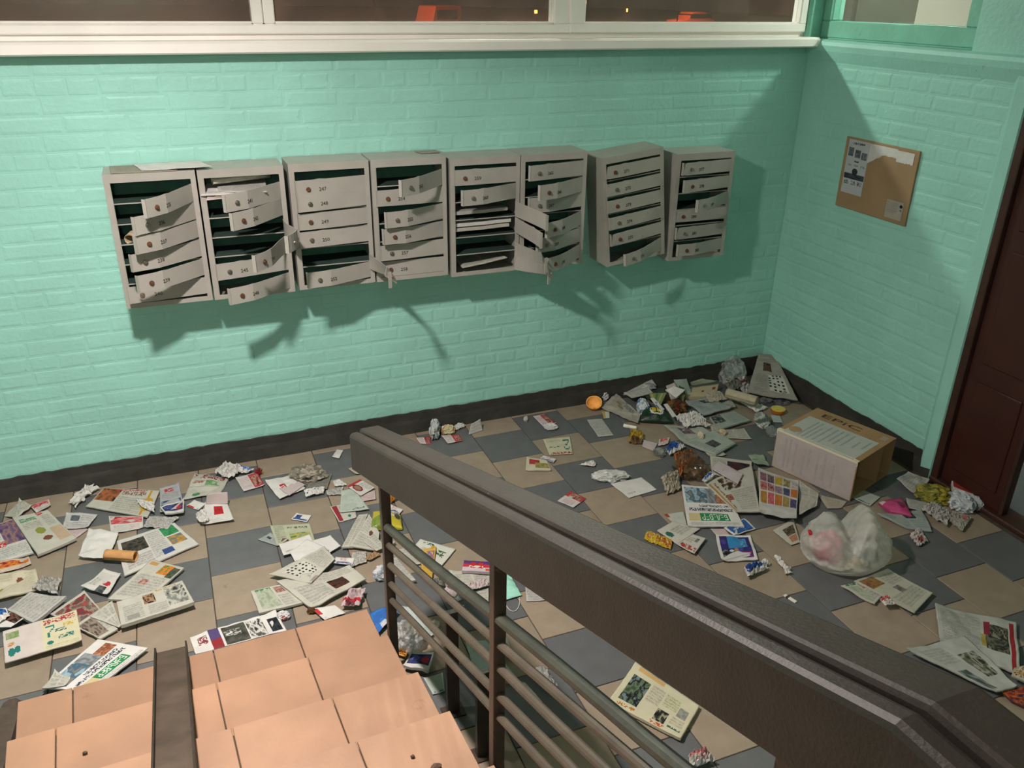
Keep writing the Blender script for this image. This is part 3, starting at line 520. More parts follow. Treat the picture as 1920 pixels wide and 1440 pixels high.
def paint(nu, nv, des, seed):
    base, ops = DES[des]; rs = np.random.RandomState(seed); A = np.empty((nv, nu, 3)); A[:] = lin(base)
    def box(o): 
        a = max(0, int(round(o[0]*nu))); b = min(nu, max(a+1, int(round(o[2]*nu)))); c = max(0, int(round(o[1]*nv))); d = min(nv, max(c+1, int(round(o[3]*nv)))); return a, b, c, d
    for op in ops:
        k = op[0]
        if k == 'w':
            a, b, c, d = box(op[2:6]); s = op[1]; col = lin(op[6]); W = len(s)*6-1
            for y in range(c, d):
                for x in range(a, b):
                    gx = int((x-a+.5)/(b-a)*W); gy = int((y-c+.5)/(d-c)*7); ci, cx = divmod(gx, 6)
                    if cx < 5 and ci < len(s) and FONT[s[ci]].split()[gy][cx] == '1': A[y, x] = col
            continue
        a, b, c, d = box(op[1:5]); h, w = d-c, b-a
        if k == 'r': A[c:d, a:b] = lin(op[5])
        elif k == 't':
            col = np.array(lin(op[5] if len(op) > 5 else GT)); m = rs.rand(h, w)*.55+.15; m[np.arange(h) % 3 == 2] *= .35
            bg = A[c:d, a:b]; A[c:d, a:b] = bg*(1-m[..., None])+col*m[..., None]
        elif k == 'h':
            col = lin(op[5])
            for y in range(c, d):
                for x in range(a, b):
                    if rs.rand() < .72 and (h < 3 or (y-c) % max(2, h//2) != h//2-1 or rs.rand() < .6): A[y, x] = col
        elif k == 'p':
            cols = [np.array(lin(q)) for q in op[5]]; sx = rs.uniform(0, 50)
            for y in range(h):
                for x in range(w):
                    v = mn.noise((x*4.2/max(w, 8)+sx, y*4.2/max(h, 8), sx*.3))*.95+.5+rs.uniform(-.07, .07)
                    v = min(.999, max(0, v))*(len(cols)-1); i0 = int(v); fr = min(1, max(0, (v-i0-.25)*2)); A[c+y, a+x] = cols[i0]*(1-fr)+cols[min(len(cols)-1, i0+1)]*fr
        elif k == 'e':
            yy, xx = np.mgrid[c:d, a:b]; m = ((xx-(a+b-1)/2)/max(.5, w/2))**2+((yy-(c+d-1)/2)/max(.5, h/2))**2 <= 1.02; A[c:d, a:b][m] = lin(op[5])
        elif k == 'x':
            for y in range(h):
                for x in range(w):
                    A[c+y, a+x] = lin('1c1c1c') if ((x//2) % 2 == 0 and (y//2) % 2 == 0 and (x//2+y//2*7) % 5 != 0) else lin('d6d3c8')
    return A
def sheet(name, q, des, label=None, cat=None, t=.0015, amp=.0025, crump=0, h=.02, puff=0, seed=0, parent=None, m=None, cell=.0055, maxn=60):
    """q: four corners TL, TR, BR, BL in metres; printed face up (or towards the viewer side of the quad)"""
    q = [Vector(p) for p in q]; org = (q[0]+q[1]+q[2]+q[3])/4
    lu = ((q[1]-q[0]).length+(q[2]-q[3]).length)/2; lv = ((q[3]-q[0]).length+(q[2]-q[1]).length)/2
    nu = max(8, min(maxn, int(lu/cell))); nv = max(8, min(maxn, int(lv/cell)))
    nrm = (q[1]-q[0]).cross(q[3]-q[0]); flip = nrm.z > 0     # seen from above TL,TR,BR,BL runs clockwise -> cross points down
    s = seed*3.17; A = paint(nu, nv, des, seed+1)
    size = max(lu, lv); V = []; zmin = .0008+t
    for j in range(nv+1):
        for i in range(nu+1):
            u, v = i/nu, j/nv; p = q[0]*(1-u)*(1-v)+q[1]*u*(1-v)+q[2]*u*v+q[3]*(1-u)*v; z0 = p.z
            a = Vector((p.x*9, p.y*9, s))
            p.z += amp*(.5+mn.noise(a))*1.3+amp*.5*mn.noise(a*2.7)
            ce = max(0, abs(u-.5)*2-.72)*max(0, abs(v-.5)*2-.72); p.z += ce*amp*28*max(0, mn.noise((round(u), round(v), s+4))+.15)
            if crump:
                f = 3.2/size; b = Vector((u*lu*f*3, v*lv*f*3, s)); r1 = 1-abs(mn.noise(b))*2; r2 = 1-abs(mn.noise(b*2.1+Vector((9,3,1))))*2
                p.z += h*(max(0, r1)*.62+max(0, r2)*.38)*(.35+.65*min(1, 4*min(u,1-u)+.25)*min(1, 4*min(v,1-v)+.25))
                p.x += crump*size*.35*mn.noise(b*.8+Vector((1,7,3))); p.y += crump*size*.35*mn.noise(b*.8+Vector((5,2,8)))
            if puff:
                e = max(0, math.sin(math.pi*min(1, max(0, u))))**.5*max(0, math.sin(math.pi*v))**.5; p.z += puff*e*(.8+.35*mn.noise(a*1.5))+.008*mn.noise(a*3)*e
            if not crump and not puff and (i in (0, nu) or j in (0, nv)): p.x += .0012*mn.noise(a*8); p.y += .0012*mn.noise(a*8+Vector((3,3,3)))
            if parent is None: p.z = max(p.z, zmin)
            V.append(p)
    n = (nu+1)*(nv+1); ring = [i for i in range(nu+1)]+[(j+1)*(nu+1)-1 for j in range(1, nv+1)]+[nv*(nu+1)+i for i in range(nu-1, -1, -1)]+[j*(nu+1) for j in range(nv-1, 0, -1)]
    low = {}
    for k in ring: low[k] = len(V); V.append(Vector((V[k].x, V[k].y, max(V[k].z-t, .0004) if not puff else max(q[0].z*.5, .0006))))
    F = []; cols = []
    for j in range(nv):
        for i in range(nu):
            a = j*(nu+1)+i; f = (a, a+nu+1, a+nu+2, a+1); F.append(f if not flip else tuple(reversed(f))); cols.append(A[j, i])
    edge = np.array(lin(DES[des][0]))*.9
    for x, y in zip(ring, ring[1:]+ring[:1]): F.append((x, y, low[y], low[x]) if not flip else (low[x], low[y], y, x)); cols.append(edge)
    bot = tuple(low[k] for k in ring); F.append(bot if not flip else tuple(reversed(bot))); cols.append(edge)
    base = Vector((org.x, org.y, 0 if parent is None else 0)) if parent is None else Vector((0,0,0))
    me = new_mesh(name, [p-base for p in V], F, m or PAPER)
    at = me.attributes.new('print', 'FLOAT_COLOR', 'FACE'); at.data.foreach_set('color', np.hstack([np.array(cols), np.ones((len(cols), 1))]).astype(np.float32).ravel())
    if not crump: me.polygons.foreach_set('use_smooth', [True]*(nu*nv)+[False]*(len(F)-nu*nv))
    o = link(name, me, parent, base)
    if label: tag(o, label, cat)
    return o
def wad(name, c, r, h, cols, label, cat, seed, ang=0, z=0, m=None, sub=4, rough=1.0, hollow=0):
    bm = bmesh.new(); bmesh.ops.create_icosphere(bm, subdivisions=sub, radius=1.0); s = Vector((seed*2.3, seed*.7, 1))
    for p in bm.verts:
        d = p.co.normalized(); a = d*1.6+s
        k = .72+.30*rough*(1-2*abs(mn.noise(a)))*.8+.20*rough*(1-2*abs(mn.noise(a*2.3)))+.05*rough*mn.noise(a*5)
        p.co = d*max(.35, k)
    zs = [p.co.z for p in bm.verts]
    for p in bm.verts:
        x, y, zz = p.co; zz = max(0, (zz+.55)/1.5)*h
        p.co = Vector((x*r[0]*math.cos(ang)-y*r[1]*math.sin(ang), x*r[0]*math.sin(ang)+y*r[1]*math.cos(ang), zz+.0008+z))
    me = bpy.data.meshes.new(name); bm.to_mesh(me); bm.free(); me.materials.append(m or PAPER)
    L = [np.array(lin(q)) for q in cols]; cc = []
    R = random.Random(seed)
    for f in me.polygons:
        v = mn.noise(f.center*17+s)*.95+.5+R.uniform(-.06,.06); cc.append(L[min(len(L)-1, max(0, int(v*len(L))))])
    at = me.attributes.new('print', 'FLOAT_COLOR', 'FACE'); at.data.foreach_set('color', np.hstack([np.array(cc), np.ones((len(cc), 1))]).astype(np.float32).ravel())
    o = link(name, me, None, (c[0], c[1], 0)); return tag(o, label, cat)

# ------------------------------------------------------------------ litter on the floor (all positions in metres on the landing)
LITTER = [
('P', [(-4.6159, -0.261, 0.0152), (-4.4875, -0.2113, 0.0152), (-4.3755, -0.5413, 0.0152), (-4.5044, -0.5709, 0.0152)], 'purple', 'newspaper', 'newspaper', 'newspaper with purple and pink front photo at the far left edge of the floor', {'t': 0.008}),
('P', [(-4.5388, -0.1549, 0.0045), (-4.4811, -0.0462, 0.0045), (-4.4167, -0.1287, 0.0045), (-4.4796, -0.2175, 0.0045)], 'text', 'newspaper', 'newspaper', 'grey newsprint page bulging up behind the purple newspaper', {'amp': 0.02}),
('P', [(-4.4952, -0.2113, 0.0234), (-4.3433, -0.2024, 0.0234), (-4.199, -0.5049, 0.0234), (-4.3521, -0.5841, 0.0234)], 'food', 'newspaper', 'newspaper', 'thick newspaper with green title and two small oval food pictures', {'t': 0.012}),
('P', [(-4.4324, -0.1086, 0.0087), (-4.3517, -0.0749, 0.0087), (-4.3362, -0.1448, 0.0087), (-4.3951, -0.1953, 0.0087)], 'pinkred', 'flyer', 'flyer', 'small torn pink and red flyer at the skirting by the food newspaper', {'amp': 0.008}),
('P', [(-4.2604, -0.2461, 0.0087), (-4.1203, -0.3041, 0.0087), (-4.1593, -0.4139, 0.0087), (-4.2705, -0.3816, 0.0087)], 'photoflyer', 'flyer', 'flyer', 'grey flyer with dark car photo beside the thick food newspaper', {'amp': 0.008}),
('P', [(-4.2815, -0.371, 0.0045), (-4.1765, -0.3716, 0.0045), (-4.1599, -0.417, 0.0045), (-4.2088, -0.4766, 0.0045)], 'pinktext', 'flyer', 'flyer', 'pale pink text slip half under the thick food newspaper', {}),
('P', [(-4.2522, -0.1446, 0.0087), (-4.1692, 0.0185, 0.0087), (-4.1397, -0.0665, 0.0087), (-4.2188, -0.2048, 0.0087)], 'white', 'paper_strip', 'paper', 'twisted white paper strip lying at the dark skirting on the left', {'crump': 0.5, 'h': 0.03}),
('P', [(-4.0977, -0.0617, 0.0132), (-3.8351, -0.1885, 0.0132), (-3.8947, -0.4218, 0.0132), (-4.1779, -0.2118, 0.0132)], 'orangehead', 'newspaper', 'newspaper', 'newspaper with orange and black photo near the skirting on the left', {'t': 0.006}),
('P', [(-3.8348, -0.1713, 0.0129), (-3.7431, -0.1428, 0.0129), (-3.7257, -0.4339, 0.0129), (-3.8392, -0.4014, 0.0129)], 'bluenews', 'newspaper', 'newspaper', 'blue and grey newspaper page with red headline next to the orange photo page', {'amp': 0.01}),
('P', [(-3.8364, -0.3746, 0.0278), (-3.723, -0.3591, 0.0278), (-3.7296, -0.4563, 0.0278), (-3.8129, -0.4535, 0.0278)], 'navy', 'magazine', 'magazine', 'navy folded magazine with white edge on the blue newspaper page', {'t': 0.008, 'amp': 0.01}),
('P', [(-3.9486, -0.2474, 0.0213), (-3.8594, -0.3132, 0.0213), (-3.8632, -0.4058, 0.0213), (-3.913, -0.3456, 0.0213)], 'white', 'torn_paper', 'paper', 'white torn paper scrap on top of the orange photo newspaper', {'crump': 0.3, 'h': 0.02}),
('P', [(-4.0697, -0.3435, 0.0087), (-3.9152, -0.3968, 0.0087), (-3.9156, -0.4963, 0.0087), (-4.0558, -0.5012, 0.0087)], 'pinkred', 'flyer', 'flyer', 'pink and red advert strip above the newspaper with the kraft tube', {'amp': 0.006}),
('P', [(-3.8897, -0.4232, 0.0129), (-3.7553, -0.4739, 0.0129), (-3.8079, -0.5629, 0.0129), (-3.91, -0.5, 0.0129)], 'graytext', 'receipt', 'receipt', 'crumpled grey printed receipt above the green cornered newspaper', {'crump': 0.12, 'h': 0.015}),
('P', [(-4.0295, -0.5742, 0.0132), (-3.7768, -0.5164, 0.0132), (-3.6781, -0.7332, 0.0132), (-3.9923, -0.8674, 0.0132)], 'greencorner', 'newspaper', 'newspaper', 'open newspaper with dark photo and green corner block under the kraft tube', {'t': 0.006}),
('P', [(-4.1487, -0.4549, 0.0171), (-4.0203, -0.5273, 0.0171), (-4.0597, -0.7295, 0.0171), (-4.1825, -0.6569, 0.0171)], 'white', 'paper_sheet', 'paper', 'blank white sheet with a curled edge beside the kraft tube', {'amp': 0.014}),
('P', [(-3.878, -0.7888, 0.0194), (-3.7472, -0.9068, 0.0194), (-3.9116, -1.0906, 0.0194), (-4.0533, -1.0117, 0.0194)], 'orangefruit', 'newspaper', 'newspaper', 'newspaper with orange fruit picture in its upper corner', {'t': 0.008}),
('P', [(-4.0144, -1.0743, 0.04), (-3.7582, -1.0254, 0.04), (-3.7174, -1.1913, 0.04), (-3.9948, -1.2358, 0.04)], 'portrait', 'newspaper', 'newspaper', 'thick folded newspaper with small portrait and black and white tree photo', {'t': 0.016, 'cell': 0.0045, 'maxn': 90}),
('P', [(-4.0354, -1.0346, 0.0213), (-3.9984, -1.2115, 0.0213), (-4.0064, -1.2203, 0.0213), (-4.1161, -1.1101, 0.0213)], 'text', 'newspaper', 'newspaper', 'folded grey triangle of newsprint beside the thick portrait newspaper', {}),
('P', [(-4.161, -0.8927, 0.0171), (-4.0735, -0.7922, 0.0171), (-4.0052, -0.8514, 0.0171), (-4.0546, -0.9838, 0.0171)], 'redmarks', 'flyer', 'flyer', 'white flyer with red curls and a dark car picture', {'amp': 0.008}),
('P', [(-4.2686, -1.0291, 0.0174), (-4.1468, -0.9181, 0.0174), (-4.0111, -1.2227, 0.0174), (-4.0744, -1.2595, 0.0174)], 'brownred', 'newspaper', 'newspaper', 'newspaper packed with brown and red pictures beneath the folded flyers', {'t': 0.006}),
('P', [(-4.541, -0.6807, 0.0174), (-4.3539, -0.6735, 0.0174), (-4.3203, -0.8325, 0.0174), (-4.4925, -0.8627, 0.0174)], 'cream', 'flyer', 'flyer', 'cream flyer with round food pictures at the left edge of the picture', {'t': 0.006, 'amp': 0.01}),
('P', [(-4.5327, -0.5638, 0.0087), (-4.3933, -0.5561, 0.0087), (-4.3757, -0.6234, 0.0087), (-4.5036, -0.6586, 0.0087)], 'orangered', 'flyer', 'flyer', 'orange and red glossy flyer at the left edge above the cream flyer', {'amp': 0.01}),
('P', [(-4.3185, -0.7811, 0.0171), (-4.2395, -0.8031, 0.0171), (-4.2489, -0.9097, 0.0171), (-4.3519, -0.8318, 0.0171)], 'graytext', 'crumpled_newspaper', 'newspaper', 'crumpled shiny grey newsprint right of the cream flyer', {'crump': 0.3, 'h': 0.04}),
('P', [(-4.4289, -0.9596, 0.0338), (-4.3525, -0.8769, 0.0338), (-4.2086, -0.9622, 0.0338), (-4.3203, -1.0864, 0.0338)], 'graytext', 'magazine', 'magazine', 'pale grey magazine with fanned page edges at the left', {'t': 0.014, 'amp': 0.006}),
('P', [(-4.4572, -1.0567, 0.0297), (-4.3859, -0.9193, 0.0297), (-4.3502, -1.0312, 0.0297), (-4.4003, -1.0785, 0.0297)], 'blackphoto', 'magazine_page', 'magazine', 'glossy page with black portrait photo on the grey magazine', {}),
('P', [(-4.4772, -0.9466, 0.0381), (-4.4272, -0.9657, 0.0381), (-4.4092, -1.0192, 0.0381), (-4.4517, -1.0553, 0.0381)], 'bluewhite', 'wrapper', 'wrapper', 'blue and white wrapper cut by the left edge of the picture', {'crump': 0.1, 'h': 0.02}),
('P', [(-4.4264, -1.0988, 0.0322), (-4.1657, -1.0617, 0.0322), (-4.1346, -1.264, 0.0322), (-4.3959, -1.2915, 0.0322)], 'seven', 'flyer', 'flyer', 'unfolded two page flyer with teal seven and crimson headline', {'t': 0.004, 'cell': 0.0045, 'maxn': 90}),
('P', [(-3.8986, -1.3845, 0.0216), (-4.0926, -1.5478, 0.0216), (-4.258, -1.4669, 0.0216), (-4.0815, -1.2618, 0.0216)], 'bulvar', 'newspaper', 'newspaper', 'newspaper with green header strip lying at the first stair tread', {'t': 0.006, 'cell': 0.0038, 'maxn': 110}),
('P', [(-4.2186, -1.4008, 0.0255), (-4.1629, -1.4581, 0.0255), (-4.179, -1.4928, 0.0255), (-4.2555, -1.4864, 0.0255)], 'text', 'flyer', 'flyer', 'white leaf with black text rows sticking out at the stair tread corner', {'amp': 0.01}),
('P', [(-3.6618, -0.0629, 0.0045), (-3.4997, -0.1774, 0.0045), (-3.5519, -0.3128, 0.0045), (-3.7301, -0.3116, 0.0045)], 'leafy', 'newspaper', 'newspaper', 'newspaper half with red stripes and green leaves by the skirting', {'amp': 0.008}),
('P', [(-3.564, -0.1278, 0.0171), (-3.5069, -0.0454, 0.0171), (-3.4126, -0.1361, 0.0171), (-3.4978, -0.2059, 0.0171)], 'white', 'crumpled_paper', 'paper', 'crumpled white paper against the skirting above the leafy newspaper', {'crump': 0.35, 'h': 0.05}),
('P', [(-3.4635, -0.0664, 0.0129), (-3.3684, -0.1452, 0.0129), (-3.4062, -0.1795, 0.0129), (-3.4793, -0.1159, 0.0129)], 'bluewhite', 'wrapper', 'wrapper', 'navy and white paper strip behind the pink flyer at the skirting', {'crump': 0.25, 'h': 0.03}),
('P', [(-3.4664, -0.1854, 0.0087), (-3.3569, -0.1664, 0.0087), (-3.3316, -0.312, 0.0087), (-3.4391, -0.3342, 0.0087)], 'redphoto', 'flyer', 'flyer', 'pink bordered flyer with red portrait beside the crumpled white paper', {}),
('W', (-3.3455, -0.1678), (0.0219, 0.0206), 0.03, -0.358, ['7a1f22', 'c9a06a'], 'wrapper', 'wrapper', 'small dark red sweet wrapper behind the pink bordered flyer', {}),
('P', [(-3.3262, -0.2908, 0.0087), (-3.1756, -0.2525, 0.0087), (-3.1425, -0.423, 0.0087), (-3.2788, -0.4808, 0.0087)], 'redlogo', 'envelope', 'envelope', 'white torn envelope with a red square logo below the brown crumpled newsprint', {'amp': 0.01}),
('P', [(-3.2683, -0.39, 0.0171), (-3.1665, -0.3478, 0.0171), (-3.1369, -0.3937, 0.0171), (-3.23, -0.4714, 0.0171)], 'pinkplain', 'letter', 'paper', 'pale pink letter slip lying over the torn white envelope', {}),
('W', (-3.1084, -0.3115), (0.0959, 0.0614), 0.07, -0.358, ['8d877a', 'a39b8b', '7a7367', 'b4ac9b'], 'crumpled_newspaper', 'newspaper', 'crumpled brown and grey newsprint heap beside the torn white envelope', {}),
('P', [(-3.0873, -0.3156, 0.0087), (-2.9865, -0.3233, 0.0087), (-3.0387, -0.462, 0.0087), (-3.1416, -0.4347, 0.0087)], 'darktext', 'newspaper', 'newspaper', 'dark grey newspaper page under the crumpled brown newsprint', {}),
('P', [(-3.1546, -0.4482, 0.0129), (-3.0483, -0.4542, 0.0129), (-3.0633, -0.5049, 0.0129), (-3.1535, -0.5097, 0.0129)], 'bluewhite2', 'paper_strip', 'paper', 'white and pale blue paper strip in front of the dark newspaper page', {'crump': 0.12, 'h': 0.025}),
('P', [(-2.9997, -0.4075, 0.0087), (-2.963, -0.3978, 0.0087), (-2.9363, -0.4661, 0.0087), (-2.9973, -0.4547, 0.0087)], 'white', 'torn_paper', 'paper', 'small white crumpled scrap left of the oval portrait card', {'crump': 0.25, 'h': 0.02}),
('P', [(-3.0471, -0.4744, 0.0045), (-2.9545, -0.4693, 0.0045), (-2.9801, -0.5388, 0.0045), (-3.0469, -0.5193, 0.0045)], 'graytext', 'receipt', 'receipt', 'folded grey receipt strip below the small white crumpled scrap', {'crump': 0.12, 'h': 0.015}),
('P', [(-2.9396, -0.485, 0.0171), (-2.8607, -0.4425, 0.0171), (-2.8085, -0.5457, 0.0171), (-2.893, -0.6004, 0.0171)], 'ovalcard', 'flyer', 'flyer', 'red edged card with dark oval portrait near the railing end', {}),
('P', [(-2.8939, -0.5894, 0.0087), (-2.812, -0.5585, 0.0087), (-2.8263, -0.6423, 0.0087), (-2.8936, -0.6388, 0.0087)], 'pinktext', 'flyer', 'flyer', 'pink flyer tucked under the oval portrait card', {}),
('P', [(-2.9727, -0.5038, 0.0087), (-2.9098, -0.5048, 0.0087), (-2.8806, -0.729, 0.0087), (-3.021, -0.7022, 0.0087)], 'greenfoot', 'paper_sheet', 'paper', 'pale greenish sheet with a line of small print along its foot', {'amp': 0.006}),
('P', [(-3.0556, -0.6246, 0.0045), (-2.9341, -0.6166, 0.0045), (-2.9519, -0.7627, 0.0045), (-3.0387, -0.7755, 0.0045)], 'redcolumn', 'flyer', 'flyer', 'flyer with dark red left column under the pale greenish sheet', {}),
('P', [(-3.2184, -0.621, 0.0045), (-3.1534, -0.6683, 0.0045), (-3.1832, -0.7189, 0.0045), (-3.2521, -0.6678, 0.0045)], 'bluecard', 'business_card', 'card', 'white business card with blue house on a beige tile', {}),
('P', [(-3.4218, -0.781, 0.0045), (-3.3564, -0.7439, 0.0045), (-3.3164, -0.8443, 0.0045), (-3.3421, -0.8669, 0.0045)], 'bluegray', 'flyer', 'flyer', 'blue grey leaflet corner left of the white envelopes', {}),
('P', [(-3.3546, -0.6926, 0.0087), (-3.1733, -0.7412, 0.0087), (-3.1745, -0.8856, 0.0087), (-3.3443, -0.8677, 0.0087)], 'greenpics', 'flyer', 'flyer', 'green tinted flyer with small pictures behind the white envelopes', {}),
('P', [(-3.3362, -0.8694, 0.0171), (-3.1901, -0.8451, 0.0171), (-3.1834, -0.941, 0.0171), (-3.3276, -0.969, 0.0171)], 'env', 'envelope', 'envelope', 'plain white envelope over the green tinted flyer', {}),
('P', [(-3.2014, -0.8973, 0.0171), (-3.1019, -0.888, 0.0171), (-3.0724, -0.9876, 0.0171), (-3.1754, -1.0381, 0.0171)], 'env', 'envelope', 'envelope', 'plain white envelope with a stamp dot right of its twin', {}),
('P', [(-3.3001, -0.972, 0.0255), (-3.2094, -0.8882, 0.0255), (-3.1295, -1.01, 0.0255), (-3.2892, -1.046, 0.0255)], 'white', 'paper_sheet', 'paper', 'white folded sheet between the two envelopes and the crossword', {'amp': 0.006}),
('P', [(-3.3856, -1.1438, 0.0216), (-3.067, -1.1658, 0.0216), (-3.0199, -1.2749, 0.0216), (-3.272, -1.3836, 0.0216)], 'darkportrait', 'newspaper', 'newspaper', 'large newspaper with dark portrait photo below the crossword leaf', {'t': 0.006, 'amp': 0.008}),
('P', [(-3.4091, -1.0947, 0.028), (-3.1463, -0.9875, 0.028), (-3.1191, -1.0951, 0.028), (-3.2469, -1.2253, 0.028)], 'crossword', 'newspaper', 'newspaper', 'newspaper leaf with a black and white crossword grid near the stairs', {'t': 0.004, 'amp': 0.006, 'cell': 0.0045, 'maxn': 90}),
('P', [(-3.493, -1.1685, 0.0172), (-3.3656, -1.1656, 0.0172), (-3.2989, -1.323, 0.0172), (-3.4768, -1.3254, 0.0172)], 'greennews', 'newspaper', 'newspaper', 'newspaper with green tinted columns under the dark portrait newspaper', {'t': 0.01}),
('P', [(-3.7481, -1.3674, 0.0132), (-3.4112, -1.3308, 0.0132), (-3.3857, -1.4651, 0.0132), (-3.7312, -1.479, 0.0132)], 'blackad', 'newspaper', 'newspaper', 'newspaper with black banner advert half hidden by the top stair tread edge', {'t': 0.006, 'amp': 0.006, 'cell': 0.0045, 'maxn': 90}),
('W', (-3.3856, -1.3699), (0.0274, 0.0218), 0.03, -0.365, ['2b2c5c', 'd9d6d8', 'b4432e'], 'wrapper', 'wrapper', 'navy white and red sweet wrapper beside the black banner newspaper', {}),
('P', [(-3.2709, -1.3746, 0.0171), (-3.1771, -1.3881, 0.0171), (-3.1458, -1.4502, 0.0171), (-3.234, -1.4598, 0.0171)], 'redtab', 'letter', 'paper', 'white letter with red tab at the corner of the lowest stair', {}),
('P', [(-3.1584, -1.4118, 0.0213), (-3.0981, -1.3126, 0.0213), (-3.038, -1.3434, 0.0213), (-3.0877, -1.4388, 0.0213)], 'redstripe', 'flyer', 'flyer', 'crumpled pink flyer with a bright red stripe beside the lowest stair', {'crump': 0.12, 'h': 0.03}),
('W', (-3.2752, -1.383), (0.0181, 0.0098), 0.03, -0.365, ['6b4a2c', '8a6038'], 'peel', 'peel', 'dry brown peel at the edge of the red tab letter', {}),
('P', [(-3.1287, -1.1019, 0.0171), (-3.1107, -1.0609, 0.0171), (-3.0331, -1.0991, 0.0171), (-3.0527, -1.1436, 0.0171)], 'bluered', 'ticket', 'ticket', 'small white ticket with navy and pink print right of the crossword', {'amp': 0.003}),
('P', [(-3.0327, -1.0474, 0.0087), (-2.9741, -1.0606, 0.0087), (-2.9862, -1.1355, 0.0087), (-3.0589, -1.1466, 0.0087)], 'graytext', 'torn_paper', 'paper', 'torn grey newsprint corner under the navy and pink ticket', {'crump': 0.1, 'h': 0.012}),
('P', [(-2.9965, -1.1142, 0.0087), (-2.9228, -1.062, 0.0087), (-2.9186, -1.1085, 0.0087), (-2.9704, -1.1328, 0.0087)], 'kraft', 'torn_paper', 'paper', 'torn kraft brown scrap left of the first railing post', {'crump': 0.1, 'h': 0.012}),
('P', [(-2.9405, -0.765, 0.0194), (-2.8954, -0.7718, 0.0194), (-3.0191, -1.0158, 0.0194), (-3.0722, -1.0002, 0.0194)], 'text', 'newspaper', 'newspaper', 'narrow folded newspaper strip standing left of the portrait page', {'t': 0.008}),
('P', [(-2.8929, -0.7849, 0.0206), (-2.8829, -0.9475, 0.0206), (-2.9218, -1.0861, 0.0206), (-3.0374, -1.006, 0.0206)], 'smallportrait', 'newspaper', 'newspaper', 'newspaper page with tiny round portrait by the first railing post', {'t': 0.005}),
('P', [(-2.9715, -0.9987, 0.0255), (-2.9141, -0.9547, 0.0255), (-2.8814, -1.0787, 0.0255), (-2.932, -1.0956, 0.0255)], 'text', 'flyer', 'flyer', 'triangular text leaf at the foot of the first railing post', {}),
('P', [(-2.8663, -0.9759, 0.0213), (-2.8322, -1.0498, 0.0213), (-2.8635, -1.0793, 0.0213), (-2.8867, -1.0153, 0.0213)], 'text', 'flyer', 'flyer', 'small printed leaf right of the first railing post under the yellow packet', {}),
('P', [(-2.8695, -0.7644, 0.0171), (-2.7499, -0.8405, 0.0171), (-2.7705, -0.9478, 0.0171), (-2.9146, -0.8982, 0.0171)], 'yellowpack', 'snack_packet', 'packet', 'puffed yellow snack packet behind the first railing post', {'puff': 0.05}),
('P', [(-2.7795, -0.6012, 0.0087), (-2.7463, -0.6304, 0.0087), (-2.7292, -0.6865, 0.0087), (-2.7797, -0.7162, 0.0087)], 'orange', 'crumpled_wrapper', 'wrapper', 'crumpled orange wrapper just under the end of the handrail', {'crump': 0.3, 'h': 0.04}),
('P', [(-2.8111, -0.7626, 0.0087), (-2.7694, -0.7093, 0.0087), (-2.7248, -0.7877, 0.0087), (-2.7529, -0.8188, 0.0087)], 'bluered', 'card', 'card', 'white printed card between the orange wrapper and yellow packet', {}),
('P', [(-2.7135, -1.0526, 0.0087), (-2.581, -1.1816, 0.0087), (-2.6794, -1.2813, 0.0087), (-2.7545, -1.093, 0.0087)], 'greenmarks', 'flyer', 'flyer', 'white flyer with dark green figures behind the top railing bar', {}),
('P', [(-2.7263, -1.1433, 0.0171), (-2.6642, -1.1487, 0.0171), (-2.7504, -1.3623, 0.0171), (-2.7923, -1.3341, 0.0171)], 'yelloworange', 'leaflet', 'flyer', 'yellow orange leaflet lying across the green figured flyer', {}),
('P', [(-2.8412, -1.092, 0.0087), (-2.8022, -1.0932, 0.0087), (-2.763, -1.2324, 0.0087), (-2.8023, -1.2347, 0.0087)], 'text', 'flyer', 'flyer', 'grey printed sheet between the first two railing bars', {}),
('P', [(-2.8908, -1.1556, 0.0194), (-2.856, -1.16, 0.0194), (-2.8197, -1.3513, 0.0194), (-2.8565, -1.3495, 0.0194)], 'graytext', 'newspaper', 'newspaper', 'long folded newspaper seen between the second and third railing bars', {'t': 0.008}),
('W', (-2.9452, -1.2517), (0.0385, 0.0395), 0.05, -0.363, ['dcdce0', '9fa8b5', 'e8e6e2'], 'crumpled_paper', 'paper', 'white crumpled paper ball left of the first railing post', {}),
('P', [(-2.5841, -1.3099, 0.0338), (-2.4714, -1.3631, 0.0338), (-2.4973, -1.432, 0.0338), (-2.6169, -1.3757, 0.0338)], 'hearts', 'sweet_box', 'box', 'flattened red and purple sweet box with heart pictures left of the second post', {'t': 0.014}),
('P', [(-2.6663, -1.3372, 0.0087), (-2.4909, -1.387, 0.0087), (-2.5338, -1.5021, 0.0087), (-2.6435, -1.4682, 0.0087)], 'text', 'newspaper', 'newspaper', 'grey newspaper under the sweet box behind the railing', {'amp': 0.01}),
('P', [(-2.6254, -1.4601, 0.0213), (-2.53, -1.4641, 0.0213), (-2.5434, -1.5073, 0.0213), (-2.6423, -1.509, 0.0213)], 'pinkplain', 'crumpled_paper', 'paper', 'crumpled mauve paper below the sweet box', {'crump': 0.15, 'h': 0.025}),
('P', [(-2.6284, -1.4976, 0.0087), (-2.5382, -1.5003, 0.0087), (-2.5711, -1.5889, 0.0087), (-2.5954, -1.5872, 0.0087)], 'text', 'flyer', 'flyer', 'white printed sheet left of the second post below the mauve paper', {}),
